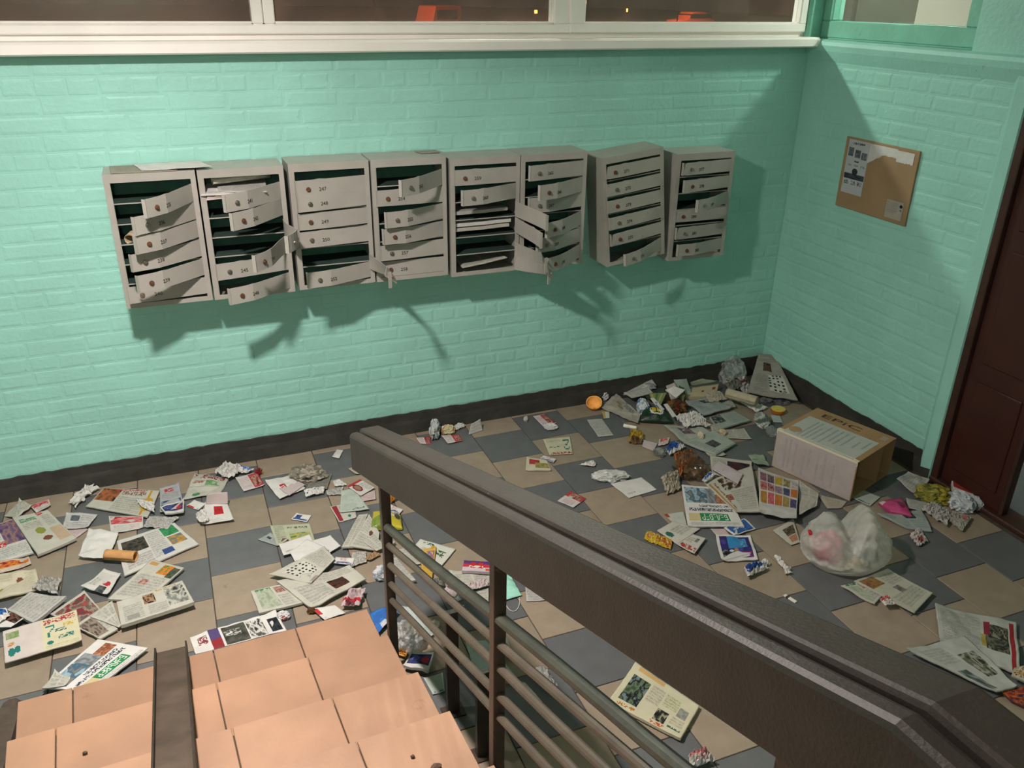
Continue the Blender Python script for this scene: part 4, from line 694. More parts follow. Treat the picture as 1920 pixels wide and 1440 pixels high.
('P', [(-2.7463, -1.3647, 0.0087), (-2.7033, -1.3729, 0.0087), (-2.7148, -1.4251, 0.0087), (-2.7439, -1.4061, 0.0087)], 'darktext', 'crumpled_paper', 'paper', 'crumpled dark green printed scrap under the top railing bar', {'crump': 0.3, 'h': 0.03}),
('P', [(-2.7363, -1.462, 0.0129), (-2.7074, -1.4336, 0.0129), (-2.6767, -1.4926, 0.0129), (-2.6924, -1.5099, 0.0129)], 'pinktext', 'flyer', 'flyer', 'pale pink slip lying over the receipt behind the railing bars', {'amp': 0.006}),
('P', [(-2.7245, -1.4711, 0.0045), (-2.6801, -1.4724, 0.0045), (-2.6697, -1.5306, 0.0045), (-2.718, -1.5275, 0.0045)], 'greenfoot', 'receipt', 'receipt', 'small greenish receipt under the pale pink slip', {}),
('P', [(-2.7094, -1.5459, 0.0045), (-2.6724, -1.5675, 0.0045), (-2.6836, -1.5857, 0.0045), (-2.701, -1.6013, 0.0045)], 'bluewhite2', 'torn_paper', 'paper', 'tiny white scrap with a blue curve on the grey tile behind the bars', {'crump': 0.1, 'h': 0.01}),
('P', [(-2.384, -1.5415, 0.0045), (-2.3553, -1.5724, 0.0045), (-2.3357, -1.658, 0.0045), (-2.4177, -1.6344, 0.0045)], 'graytext', 'flyer', 'flyer', 'grey printed leaf just under the big handrail right of the mint mask', {}),
('P', [(-2.7392, -1.778, 0.0087), (-2.6601, -1.7982, 0.0087), (-2.6185, -2.0398, 0.0087), (-2.7647, -1.9986, 0.0087)], 'paleblue', 'envelope', 'envelope', 'large pale blue green envelope behind the second railing post', {}),
('P', [(-2.6302, -1.8061, 0.0171), (-2.5809, -1.825, 0.0171), (-2.5989, -1.9521, 0.0171), (-2.6447, -1.8931, 0.0171)], 'text', 'letter', 'paper', 'white letter with a block of print right of the second railing post', {}),
('P', [(-2.6828, -2.0045, 0.0045), (-2.6188, -2.0352, 0.0045), (-2.629, -2.0492, 0.0045), (-2.6668, -2.0435, 0.0045)], 'kraft', 'torn_paper', 'paper', 'kraft paper edge poking out from under the pale blue envelope', {}),
('P', [(-2.5707, -2.0065, 0.0087), (-2.5054, -2.0254, 0.0087), (-2.5019, -2.1292, 0.0087), (-2.536, -2.1451, 0.0087)], 'white', 'crumpled_paper', 'paper', 'crumpled white receipt on the grey tile right of the second post', {'crump': 0.22, 'h': 0.04}),
('P', [(-2.6094, -2.0507, 0.0045), (-2.6, -2.0603, 0.0045), (-2.5778, -2.1646, 0.0045), (-2.6029, -2.1718, 0.0045)], 'white', 'paper_strip', 'paper', 'thin pointed white paper strip below the crumpled receipt', {}),
('P', [(-3.0542, -1.477, 0.0129), (-2.9783, -1.4728, 0.0129), (-2.9389, -1.521, 0.0129), (-3.0514, -1.6195, 0.0129)], 'bluepacket', 'plastic_packet', 'packet', 'bright blue and white packet at the corner of the lowest stair', {'amp': 0.014}),
('P', [(-2.9233, -1.4884, 0.0087), (-2.8894, -1.5125, 0.0087), (-2.8457, -1.7, 0.0087), (-2.8824, -1.6995, 0.0087)], 'paleblue', 'plastic_strip', 'packet', 'long pale blue plastic strip behind the lower railing bars', {'amp': 0.01}),
('P', [(-2.9474, -1.4247, 0.0045), (-2.9326, -1.4418, 0.0045), (-2.9144, -1.4902, 0.0045), (-2.9313, -1.4911, 0.0045)], 'white', 'paper_strip', 'paper', 'pointed white scrap above the pale blue plastic strip', {}),
('W', (-2.8332, -1.6362), (0.0287, 0.0231), 0.035, -0.365, ['c9b7a2', 'b08d78', 'ddd2c2'], 'crumpled_paper', 'paper', 'cream crumpled paper beside the short steel post', {}),
('W', (-2.9528, -1.7123), (0.0621, 0.0595), 0.12, -0.366, ['c4c6c4', 'dfe0dd', 'a9b0ae', '8f9490'], 'plastic_bag', 'bag', 'clear greyish plastic bag at the right edge of the stairs', {'clear': 1}),
('P', [(-2.9935, -1.7268, 0.0171), (-2.9637, -1.7481, 0.0171), (-2.9829, -1.7858, 0.0171), (-3.0101, -1.7562, 0.0171)], 'zerotwo', 'wrapper', 'wrapper', 'small orange wrapper with dark red digits at the stair edge', {'amp': 0.006}),
('P', [(-2.9595, -1.7829, 0.0318), (-2.8796, -1.82, 0.0318), (-2.9315, -1.9119, 0.0318), (-3.009, -1.8363, 0.0318)], 'navy', 'magazine', 'magazine', 'folded navy magazine with white border at the stair edge', {'t': 0.012, 'amp': 0.012}),
('P', [(-2.9469, -1.903, 0.0045), (-2.8733, -1.904, 0.0045), (-2.8925, -1.9919, 0.0045), (-2.9391, -1.9913, 0.0045)], 'greenfoot', 'paper_sheet', 'paper', 'pale green sheet on the floor behind the third stair', {'amp': 0.006}),
('P', [(-2.4575, -0.0877, 0.0045), (-2.3789, -0.1027, 0.0045), (-2.3977, -0.1868, 0.0045), (-2.4549, -0.1586, 0.0045)], 'redphoto', 'flyer', 'flyer', 'red printed flyer left of the foil ball at the skirting', {}),
('W', (-2.344, -0.0827), (0.0325, 0.0825), 0.09, -0.356, ['d8dad8', 'b9bdbb', '8a8f8f', 'eeeeec'], 'crumpled_paper', 'paper', 'upright white crumpled paper ball at the skirting beyond the handrail', {}),
('W', (-2.2642, -0.081), (0.0413, 0.043), 0.045, -0.356, ['d9cfa8', 'c79c6b', 'e6dfd2'], 'crumpled_paper', 'paper', 'cream and ochre crumpled paper right of the white ball', {}),
('P', [(-2.3171, -0.1196, 0.0087), (-2.2167, -0.1427, 0.0087), (-2.2221, -0.2186, 0.0087), (-2.3094, -0.2209, 0.0087)], 'redphoto', 'flyer', 'flyer', 'pink flyer with brown portrait in front of the cream crumpled paper', {}),
('P', [(-2.2188, -0.0459, 0.0045), (-2.1685, -0.0197, 0.0045), (-2.1468, -0.0578, 0.0045), (-2.2113, -0.0856, 0.0045)], 'white', 'crumpled_paper', 'paper', 'small white crumpled tissue between cream paper and leaning sheet', {'crump': 0.35, 'h': 0.03}),
('P', [(-2.1326, -0.1176, 0.05), (-2.07, -0.0969, 0.06), (-2.0671, -0.1308, 0.004), (-2.1626, -0.1535, 0.004)], 'graytext', 'paper_sheet', 'paper', 'pale sheet leaning by the skirting beyond the handrail', {}),
('W', (-1.7811, -0.1024), (0.0132, 0.0153), 0.03, -0.355, ['e6e4e0', 'd2cfc8'], 'paper_scrap', 'paper', 'tiny white paper scrap on the dark tile by the skirting', {}),
('P', [(-1.7201, -0.0705, 0.0045), (-1.6416, -0.068, 0.0045), (-1.6262, -0.2057, 0.0045), (-1.715, -0.218, 0.0045)], 'redphoto', 'flyer', 'flyer', 'pink bordered flyer under a white tissue on the dark tile', {}),
('W', (-1.6819, -0.2479), (0.042, 0.0318), 0.025, -0.355, ['e9e8e6', 'cfd0d0'], 'crumpled_paper', 'paper', 'white tissue lying on the pink bordered flyer', {'z': 0.006}),
('P', [(-1.4342, -0.2302, 0.0045), (-1.3415, -0.2471, 0.0045), (-1.3726, -0.4547, 0.0045), (-1.4664, -0.4414, 0.0045)], 'graytext', 'paper_sheet', 'paper', 'grey printed sheet on the dark tile left of the litter heap', {}),
('P', [(-1.2951, -0.1574, 0.0045), (-1.2543, -0.1786, 0.0045), (-1.2912, -0.254, 0.0045), (-1.3295, -0.2457, 0.0045)], 'yellownote', 'note', 'paper', 'small yellow and white note near the orange peel', {}),
('P', [(-1.6913, -0.572, 0.0045), (-1.8186, -0.5377, 0.0045), (-1.7786, -0.3544, 0.0045), (-1.6197, -0.3822, 0.0045)], 'seven2', 'flyer', 'flyer', 'upside down cream flyer with teal figure and crimson headline on a beige tile', {}),
('P', [(-1.9446, -0.5104, 0.0045), (-1.8555, -0.5827, 0.0045), (-1.8777, -0.6944, 0.0045), (-2.009, -0.6453, 0.0045)], 'redyellow', 'flyer', 'flyer', 'flyer with red and yellow picture on the beige tile', {}),
('P', [(-1.8857, -0.5597, 0.0087), (-1.8551, -0.5358, 0.0087), (-1.8048, -0.5964, 0.0087), (-1.8351, -0.6262, 0.0087)], 'bluered', 'card', 'card', 'white card with a red dot touching the red and yellow flyer', {}),
('P', [(-1.7164, -0.7011, 0.0045), (-1.6229, -0.6816, 0.0045), (-1.62, -0.7181, 0.0045), (-1.6444, -0.7441, 0.0045)], 'white', 'wrapper', 'wrapper', 'white folded wrapper alone on a grey tile', {'crump': 0.15, 'h': 0.02}),
('P', [(-1.6431, -0.9285, 0.0045), (-1.4555, -0.9247, 0.0045), (-1.4411, -1.06, 0.0045), (-1.6164, -1.0808, 0.0045)], 'env', 'letter', 'paper', 'blank white sheet under the flattened white plastic bag', {}),
('P', [(-1.973, -0.9784, 0.0045), (-1.8691, -0.917, 0.0045), (-1.8242, -1.0069, 0.0045), (-1.9227, -1.062, 0.0045)], 'redphoto', 'flyer', 'flyer', 'pink flyer with red portraits alone beyond the handrail middle', {}),
('P', [(-1.2861, -0.1272, 0.0174), (-1.1196, -0.0121, 0.0174), (-1.1091, -0.3069, 0.0174), (-1.1791, -0.3946, 0.0174)], 'foodstain', 'newspaper', 'newspaper', 'stained newspaper right of the orange peel', {'amp': 0.012, 't': 0.006}),
('P', [(-1.1006, 0.0012, 0.02), (-0.8636, -0.0103, 0.09), (-0.8723, -0.0787, 0.08), (-0.9792, -0.0721, 0.03)], 'graytext', 'newspaper', 'newspaper', 'folded newspaper leaning on the skirting behind the stained newspaper', {'t': 0.008}),
('P', [(-0.9746, -0.0397, 0.05), (-0.8007, -0.0771, 0.05), (-0.8722, -0.2033, 0.06), (-0.9825, -0.1788, 0.05)], 'darkgreen', 'magazine', 'magazine', 'dark magazine in the heap behind the green snack bag', {'t': 0.01}),
('P', [(-0.9742, -0.1605, 0.075), (-0.8596, -0.1899, 0.075), (-0.9881, -0.3186, 0.05), (-0.9851, -0.2122, 0.06)], 'stripes', 'magazine', 'magazine', 'green and yellow striped leaflet on the dark magazine', {}),
('W', (-1.0603, -0.2453), (0.0352, 0.0753), 0.08, -0.354, ['4f8fc0', 'dfe3e6', 'aebfc9'], 'paper_cup', 'cup', 'crushed blue and white paper cup left of the green snack bag', {}),
('P', [(-1.0875, -0.2908, 0.04), (-0.9758, -0.3678, 0.04), (-0.9733, -0.4639, 0.01), (-1.1575, -0.3728, 0.01)], 'greenbag', 'snack_packet', 'packet', 'dark green snack bag with a white oval emblem', {'puff': 0.06}),
('P', [(-1.2564, -0.4542, 0.0045), (-1.213, -0.5248, 0.0045), (-1.2816, -0.6157, 0.0045), (-1.3483, -0.5753, 0.0045)], 'gold', 'crumpled_packet', 'packet', 'crushed gold cardboard packet on a beige tile', {'crump': 0.15, 'h': 0.05}),
('P', [(-1.2358, -0.5645, 0.0045), (-1.1818, -0.6321, 0.0045), (-1.25, -0.7012, 0.0045), (-1.2868, -0.6344, 0.0045)], 'pinkplain', 'ticket', 'ticket', 'small pink ticket right of the gold packet', {}),
('P', [(-1.1514, -0.5988, 0.0087), (-1.089, -0.606, 0.0087), (-1.1373, -0.6671, 0.0087), (-1.2038, -0.6682, 0.0087)], 'pinkred', 'flyer', 'flyer', 'scrap of pink and red print left of the blue packet', {'crump': 0.08, 'h': 0.01}),
('W', (-1.2339, -0.7366), (0.0361, 0.0433), 0.03, -0.357, ['9a9d94', 'b8bab0', '7d8078'], 'plastic_bag', 'bag', 'small grey clear plastic wrapper left of the blue packet', {'clear': 1}),
('P', [(-1.1956, -0.7353, 0.0129), (-1.1044, -0.6666, 0.0129), (-1.074, -0.7502, 0.0129), (-1.2058, -0.7962, 0.0129)], 'bluepack', 'wrapper', 'wrapper', 'dark blue and white wrapper below the corner heap', {'crump': 0.1, 'h': 0.04}),
('W', (-1.1826, -0.9633), (0.0894, 0.1197), 0.1, -0.358, ['7a4a28', '5d4a38', '8a6a4a', '4b4038'], 'plastic_bag', 'bag', 'brown tinted plastic bag holding orange packaging', {'clear': 2}),
('P', [(-1.208, -0.8377, 0.0342), (-1.0873, -0.8451, 0.0342), (-1.1195, -0.8999, 0.0342), (-1.2938, -1.0408, 0.0342)], 'orangebrown', 'carton', 'box', 'torn orange brown carton piece in the brown plastic bag', {'crump': 0.06, 'h': 0.06, 't': 0.006}),
('P', [(-1.3717, -0.9778, 0.0087), (-1.2404, -0.9504, 0.0087), (-1.3384, -1.1167, 0.0087), (-1.4318, -1.1325, 0.0087)], 'beige', 'paper_cup', 'cup', 'crushed beige paper bag left of the upside down green header newspaper', {'crump': 0.1, 'h': 0.05}),
('P', [(-1.2308, -1.5194, 0.0194), (-1.4822, -1.4155, 0.0194), (-1.3124, -1.0877, 0.0194), (-1.1185, -1.1968, 0.0194)], 'bulvar', 'newspaper', 'newspaper', 'upside down newspaper with green header strip near the blue poster', {'t': 0.008, 'cell': 0.0038, 'maxn': 110}),
('P', [(-0.997, -0.8796, 0.0174), (-0.8105, -1.0077, 0.0174), (-0.953, -1.1928, 0.0174), (-1.094, -1.0428, 0.0174)], 'darkphoto', 'newspaper', 'newspaper', 'newspaper with black and red photo under the mauve envelope', {'t': 0.006}),
('P', [(-1.1986, -1.1223, 0.03), (-0.8551, -1.0655, 0.03), (-1.0913, -1.4513, 0.03), (-1.203, -1.4092, 0.03)], 'brownphoto', 'newspaper', 'newspaper', 'newspaper with orange margin and brown photo over the green header newspaper', {'t': 0.006}),
('P', [(-0.7192, -1.2872, 0.0213), (-0.7019, -1.4179, 0.0213), (-0.7786, -1.4978, 0.0213), (-0.9287, -1.5455, 0.0213)], 'text', 'newspaper', 'newspaper', 'plain text page right of the colourful price grid', {'amp': 0.01}),
('P', [(-0.8527, -1.1134, 0.0374), (-0.7291, -1.2954, 0.0374), (-0.9833, -1.5869, 0.0374), (-1.1124, -1.4739, 0.0374)], 'grid', 'newspaper', 'newspaper', 'advert page with a colourful grid of orange blue and red pictures', {'t': 0.005, 'amp': 0.01, 'cell': 0.0045, 'maxn': 90}),
('P', [(-1.0983, -1.0302, 0.0423), (-1.0062, -0.9744, 0.0423), (-0.9686, -1.1392, 0.0423), (-1.0505, -1.2096, 0.0423)], 'pinkenv', 'envelope', 'envelope', 'mauve white envelope lying over the newspapers left of the cardboard box', {}),
('P', [(-1.2126, -1.1225, 0.0423), (-1.1215, -1.0601, 0.0423), (-1.1146, -1.1007, 0.0423), (-1.2119, -1.149, 0.0423)], 'bluewhite', 'carton', 'box', 'small navy and white carton flap left of the mauve envelope', {'crump': 0.06, 'h': 0.02}),
('P', [(-1.039, -0.4608, 0.0132), (-0.848, -0.5822, 0.0132), (-0.8011, -0.7832, 0.0132), (-1.0514, -0.6952, 0.0132)], 'colphoto', 'newspaper', 'newspaper', 'open newspaper with reddish photo in front of the corner heap', {'t': 0.006, 'amp': 0.008}),
('P', [(-1.0573, -0.7026, 0.0236), (-0.8042, -0.6358, 0.0236), (-0.7804, -0.8161, 0.0236), (-0.965, -0.8892, 0.0236)], 'darkcar', 'newspaper', 'newspaper', 'newspaper half with dark car photo and layered edges', {'t': 0.008}),
('P', [(-0.9433, -0.4296, 0.0255), (-0.7879, -0.4165, 0.0255), (-0.8103, -0.5929, 0.0255), (-0.9622, -0.5699, 0.0255)], 'white', 'crumpled_paper', 'paper', 'large crumpled white sheet lying on the reddish photo newspaper', {'crump': 0.22, 'h': 0.05}),
('P', [(-0.7509, -0.2288, 0.0174), (-0.5813, -0.253, 0.0174), (-0.5289, -0.429, 0.0174), (-0.7538, -0.4479, 0.0174)], 'bluegray', 'newspaper', 'newspaper', 'grey green newspaper in the heap with a dark bird photo', {'t': 0.006, 'amp': 0.01}),
('P', [(-0.7405, -0.4891, 0.0236), (-0.5476, -0.4715, 0.0236), (-0.5223, -0.6048, 0.0236), (-0.7857, -0.6427, 0.0236)], 'darkphoto2', 'newspaper', 'newspaper', 'newspaper with dark monochrome photo at the right of the heap', {'t': 0.008}),
('P', [(-0.7586, -0.6231, 0.0087), (-0.6094, -0.6618, 0.0087), (-0.6461, -0.7846, 0.0087), (-0.7907, -0.7202, 0.0087)], 'text', 'newspaper', 'newspaper', 'rounded half newspaper page with a bread crust on it', {}),
('W', (-0.7711, -0.6731), (0.0216, 0.0296), 0.03, -0.356, ['d8c4a0', 'c2a67c'], 'bread_crust', 'food', 'bread crust on the rounded newspaper page', {'z': 0.008}),
('W', (-0.9251, -0.6785), (0.0181, 0.0324), 0.03, -0.356, ['e0d3b8', 'c9b391'], 'bread_piece', 'food', 'pale bread piece on the newspaper with layered edges', {'z': 0.02}),
('P', [(-0.7983, -0.1605, 0.14), (-0.7171, -0.177, 0.14), (-0.6697, -0.1795, 0.04), (-0.7307, -0.183, 0.04)], 'palegreen', 'carton', 'box', 'pale green flattened carton standing in the heap', {'t': 0.008}),
('P', [(-0.6385, -0.134, 0.05), (-0.4405, -0.146, 0.05), (-0.5462, -0.2678, 0.03), (-0.7284, -0.2006, 0.03)], 'creambox', 'carton', 'box', 'long cream carton with small red marks in the heap', {'t': 0.03}),
('P', [(-0.6708, -0.1555, 0.1), (-0.5682, -0.1322, 0.1), (-0.4531, -0.1462, 0.07), (-0.6501, -0.1482, 0.07)], 'palegreen2', 'carton', 'box', 'open flap of a greenish carton behind the cream carton', {}),
('W', (-0.2689, -0.0337), (0.0927, 0.1616), 0.16, -0.351, ['c4ccc4', 'dde2dc', 'b0b8b0'], 'plastic_bag', 'bag', 'clear crumpled plastic bag against the skirting in the heap', {'clear': 1}),
('W', (-0.2957, -0.1341), (0.0731, 0.0701), 0.07, -0.352, ['8f867a', '6a3a30', 'b3aa9c', '4a4640'], 'crumpled_newspaper', 'newspaper', 'crumpled dark red and grey newsprint below the clear plastic bag', {}),
('W', (-0.4726, 0.0861), (0.0199, 0.0606), 0.07, -0.351, ['b4b0ac', '8f8c88'], 'paper_cone', 'paper', 'small grey twisted paper tip at the skirting above the cream carton', {}),
('P', [(-0.0747, -0.0473, 0.16), (0.0222, -0.0976, 0.16), (-0.1221, -0.5312, 0.05), (-0.3544, -0.3334, 0.06)], 'cornernews', 'newspaper', 'newspaper', 'large newspaper with crossword propped into the room corner', {'t': 0.008, 'amp': 0.01}),
('P', [(-0.4389, -0.3122, 0.0087), (-0.3683, -0.3637, 0.0087), (-0.309, -0.4918, 0.0087), (-0.4143, -0.5197, 0.0087)], 'white', 'crumpled_paper', 'paper', 'flattened white paper below the rolled newspaper', {'crump': 0.12, 'h': 0.03}),
('W', (-0.4616, -0.6335), (0.0417, 0.086), 0.06, -0.355, ['9aa097', 'c6c9c0', '6f756e'], 'crumpled_foil', 'foil', 'grey crumpled foil ball left of the cardboard box', {}),
('P', [(-0.3438, -0.567, 0.0045), (-0.2941, -0.5913, 0.0045), (-0.3356, -0.672, 0.0045), (-0.3889, -0.6499, 0.0045)], 'paleblue', 'card', 'card', 'pale card beneath the lemon lid left of the cardboard box', {}),
('W', (-0.4898, -0.7625), (0.0337, 0.0489), 0.05, -0.356, ['a7b0aa', 'c3cac4'], 'plastic_cup', 'cup', 'crushed clear plastic cup at the corner of the cardboard box', {'clear': 1}),
('W', (-0.1802, -0.4522), (0.0556, 0.0349), 0.03, -0.353, ['8b8fa0', '5b5e60', 'a9abb0'], 'plastic_wrap', 'wrapper', 'grey plastic wrap under the corner newspaper', {'clear': 1}),
('W', (-0.8502, -0.2995), (0.0686, 0.0763), 0.06, -0.354, ['6b2f18', '3f3428', '5b4a30', '8a5a30'], 'food_waste', 'food', 'brown food waste in the middle of the corner heap', {}),
('W', (-0.7586, -0.1799), (0.0351, 0.0751), 0.09, -0.353, ['6f7550', '4f5a40', '8a8a60'], 'crumpled_packet', 'packet', 'olive green crumpled packet behind the brown food waste', {}),
('P', [(-0.1055, -1.1557, 0.06), (-0.0749, -1.1908, 0.05), (-0.0951, -1.2054, 0.004), (-0.1539, -1.2071, 0.004)], 'palegreen', 'paper_sheet', 'paper', 'pale green card behind the cardboard box', {}),
('P', [(-0.2526, -1.2752, 0.0045), (-0.2375, -1.3592, 0.0045), (-0.3237, -1.3815, 0.0045), (-0.3997, -1.3905, 0.0045)], 'palegreen2', 'paper_sheet', 'paper', 'pale green triangular card right of the cardboard box', {}),
('P', [(-0.4384, -1.4182, 0.0045), (-0.3974, -1.5313, 0.0045), (-0.5077, -1.579, 0.0045), (-0.5358, -1.4893, 0.0045)], 'greenfoot', 'paper_sheet', 'paper', 'translucent grey green sheet behind the white carrier bag', {}),
('P', [(-0.6847, -1.3928, 0.0045), (-0.585, -1.5008, 0.0045), (-0.6593, -1.5413, 0.0045), (-0.729, -1.5198, 0.0045)], 'beige', 'torn_paper', 'paper', 'beige torn paper under the front of the cardboard box', {}),
('P', [(-1.1117, -1.5825, 0.0087), (-0.9535, -1.5368, 0.0087), (-1.051, -1.7065, 0.0087), (-1.1048, -1.7095, 0.0087)], 'cornerphoto', 'flyer', 'flyer', 'flyer corner sticking out left of the white carrier bag', {}),
('P', [(-1.3945, -1.5183, 0.0112), (-1.2404, -1.5814, 0.0112), (-1.3209, -1.7493, 0.0112), (-1.4876, -1.7036, 0.0112)], 'poster', 'flyer', 'flyer', 'white bordered blue and purple poster flyer beside the handrail', {'t': 0.004, 'amp': 0.008, 'cell': 0.0045, 'maxn': 90}),
('P', [(-1.3294, -1.4919, 0.0129), (-1.182, -1.452, 0.0129), (-1.1751, -1.5403, 0.0129), (-1.3093, -1.5579, 0.0129)], 'bluewords', 'plastic_packet', 'packet', 'blue packet with white edges above the poster flyer', {'amp': 0.01}),
('P', [(-1.3819, -1.4591, 0.0045), (-1.3163, -1.4839, 0.0045), (-1.3232, -1.5303, 0.0045), (-1.3884, -1.5153, 0.0045)], 'pinkplain', 'envelope', 'envelope', 'grey envelope corner between the blue packet and poster flyer', {}),
('P', [(-1.6343, -1.3849, 0.0087), (-1.5192, -1.3436, 0.0087), (-1.4311, -1.447, 0.0087), (-1.6043, -1.5157, 0.0087)], 'greendot', 'flyer', 'flyer', 'white flyer with dark green dot right of the yellow wrapper', {}),
('P', [(-1.4966, -1.4838, 0.0171), (-1.4574, -1.5321, 0.0171), (-1.5777, -1.6185, 0.0171), (-1.6138, -1.5245, 0.0171)], 'redwords', 'flyer', 'flyer', 'white flyer with red lettering near the handrail', {}),
('P', [(-1.5286, -1.2717, 0.0045), (-1.4221, -1.2857, 0.0045), (-1.4724, -1.3951, 0.0045), (-1.5258, -1.3448, 0.0045)], 'redtip', 'flyer', 'flyer', 'pale leaflet with a red tip above the green dot flyer', {}),
('P', [(-1.6806, -1.3708, 0.0045), (-1.6063, -1.4805, 0.0045), (-1.6541, -1.5386, 0.0045), (-1.7321, -1.4235, 0.0045)], 'yellowred', 'wrapper', 'wrapper', 'yellow and red wrapper beside the handrail', {'crump': 0.06, 'h': 0.02}),
('P', [(-1.4225, -1.7811, 0.0087), (-1.3487, -1.779, 0.0087), (-1.3195, -1.8245, 0.0087), (-1.4563, -1.8523, 0.0087)], 'bluepack', 'wrapper', 'wrapper', 'crumpled blue and white wrapper below the poster flyer', {'crump': 0.1, 'h': 0.05}),
('P', [(-1.322, -1.7717, 0.0087), (-1.2953, -1.7687, 0.0087), (-1.292, -1.8005, 0.0087), (-1.3352, -1.8014, 0.0087)], 'white', 'torn_paper', 'paper', 'white torn tip behind the crumpled blue wrapper', {'crump': 0.2, 'h': 0.03}),
('P', [(-1.2399, -1.7616, 0.0045), (-1.2137, -1.7599, 0.0045), (-1.2364, -1.88, 0.0045), (-1.2676, -1.8834, 0.0045)], 'white', 'tissue', 'paper', 'twisted white tissue between the blue wrapper and carrier bag', {'crump': 0.4, 'h': 0.025}),
('P', [(-1.1074, -2.0428, 0.0122), (-0.9992, -2.0556, 0.0122), (-0.9857, -2.1565, 0.0122), (-1.0522, -2.1851, 0.0122)], 'greennews', 'newspaper', 'newspaper', 'green printed newspaper strip under the carrier bag', {'amp': 0.008, 't': 0.005}),
('P', [(-1.0339, -2.0404, 0.0216), (-0.8279, -2.0251, 0.0216), (-0.7725, -2.2266, 0.0216), (-0.9443, -2.2945, 0.0216)], 'bagnews', 'newspaper', 'newspaper', 'newspaper with brown picture sticking out from under the carrier bag', {'t': 0.006}),
('P', [(-1.0277, -2.1811, 0.0255), (-0.9758, -2.1777, 0.0255), (-0.9926, -2.2326, 0.0255), (-1.0374, -2.223, 0.0255)], 'pinkred', 'torn_paper', 'paper', 'small pink torn scrap at the edge of the newspaper under the bag', {'crump': 0.15, 'h': 0.02}),
('P', [(-0.8197, -2.2815, 0.0132), (-0.5903, -2.4875, 0.0132), (-0.8465, -2.716, 0.0132), (-0.9768, -2.4604, 0.0132)], 'rednews', 'newspaper', 'newspaper', 'large newspaper with red title and photo at the right edge', {'t': 0.006, 'amp': 0.01}),
('P', [(-1.1575, -2.4578, 0.0258), (-0.8673, -2.479, 0.0258), (-0.9099, -2.7521, 0.0258), (-1.0053, -2.7458, 0.0258)], 'monophoto', 'newspaper', 'newspaper', 'newspaper with tall black and white photo beside the handrail on the right', {'t': 0.006, 'amp': 0.008}),
('P', [(-0.8477, -2.6856, 0.0342), (-0.7927, -2.6905, 0.0342), (-0.8604, -2.7699, 0.0342), (-0.893, -2.7107, 0.0342)], 'colmag', 'magazine', 'magazine', 'colourful magazine cut by the right edge of the picture', {'t': 0.006}),
('P', [(-0.9741, -2.7389, 0.0152), (-0.8673, -2.757, 0.0152), (-0.9446, -2.8514, 0.0152), (-0.9768, -2.7904, 0.0152)], 'colmag2', 'magazine', 'magazine', 'dark red and orange magazine beside the handrail at the right edge', {'t': 0.008}),
('P', [(-2.172, -2.1278, 0.0192), (-2.0636, -2.4003, 0.0192), (-2.2079, -2.5042, 0.0192), (-2.3607, -2.2635, 0.0192)], 'palm', 'newspaper', 'newspaper', 'folded newspaper with palm photo under the big handrail', {'t': 0.012, 'cell': 0.0045, 'maxn': 90}),
('P', [(-2.2175, -2.57, 0.0087), (-2.151, -2.5762, 0.0087), (-2.1476, -2.6237, 0.0087), (-2.2435, -2.6174, 0.0087)], 'pinkred', 'crumpled_wrapper', 'wrapper', 'crumpled pink and white wrapper at the bottom edge under the handrail', {'crump': 0.15, 'h': 0.05}),
('P', [(-0.2112, -1.4454, 0.0129), (-0.0791, -1.3964, 0.0129), (-0.053, -1.5155, 0.0129), (-0.2156, -1.6002, 0.0129)], 'graytext', 'newspaper', 'newspaper', 'grey newspaper page by the brown door leaf', {'amp': 0.012}),
('P', [(-0.5449, -1.6618, 0.0132), (-0.2985, -1.7073, 0.0132), (-0.3958, -1.864, 0.0132), (-0.4858, -1.8032, 0.0132)], 'bluegray', 'newspaper', 'newspaper', 'grey green newspaper strip under the pink packet', {'t': 0.006, 'amp': 0.008}),
('P', [(-0.2888, -1.5928, 0.0129), (-0.214, -1.6706, 0.0129), (-0.2885, -1.7297, 0.0129), (-0.3505, -1.668, 0.0129)], 'graytext', 'newspaper', 'newspaper', 'narrow grey newspaper strip right of the pink packet', {}),
('P', [(-0.4704, -1.5899, 0.0255), (-0.3258, -1.5998, 0.0255), (-0.4075, -1.7472, 0.0255), (-0.4754, -1.6794, 0.0255)], 'pink', 'snack_packet', 'packet', 'bright pink packet right of the white carrier bag', {'puff': 0.03}),
('W', (-0.1417, -1.6314), (0.0918, 0.0801), 0.06, -0.36, ['8a8420', 'b5a43a', '6b6a24', '9a9440'], 'plastic_bag', 'bag', 'crumpled olive yellow plastic bag near the brown door', {}),
('P', [(0.0275, -1.5777, 0.0498), (0.0693, -1.6483, 0.0498), (0.0021, -1.7436, 0.0498), (-0.0401, -1.6466, 0.0498)], 'redbox', 'carton', 'box', 'red and white carton lid at the brown door', {'t': 0.03}),
('W', (-0.0733, -1.7377), (0.0633, 0.0804), 0.07, -0.36, ['c6cbd2', 'e0e3e6', 'a4abb5'], 'crumpled_paper', 'paper', 'white crumpled paper in front of the red carton lid', {}),
('W', (0.0003, -1.7687), (0.0238, 0.0497), 0.05, -0.36, ['c9ccd0', 'a0a4a8'], 'crumpled_paper', 'paper', 'small white paper twist right of the white crumpled paper', {}),
('P', [(-0.3075, -1.7034, 0.0129), (-0.2021, -1.685, 0.0129), (-0.2038, -1.7994, 0.0129), (-0.3043, -1.8624, 0.0129)], 'graytext', 'crumpled_newspaper', 'newspaper', 'crumpled newsprint in front of the olive yellow bag', {'crump': 0.25, 'h': 0.04}),
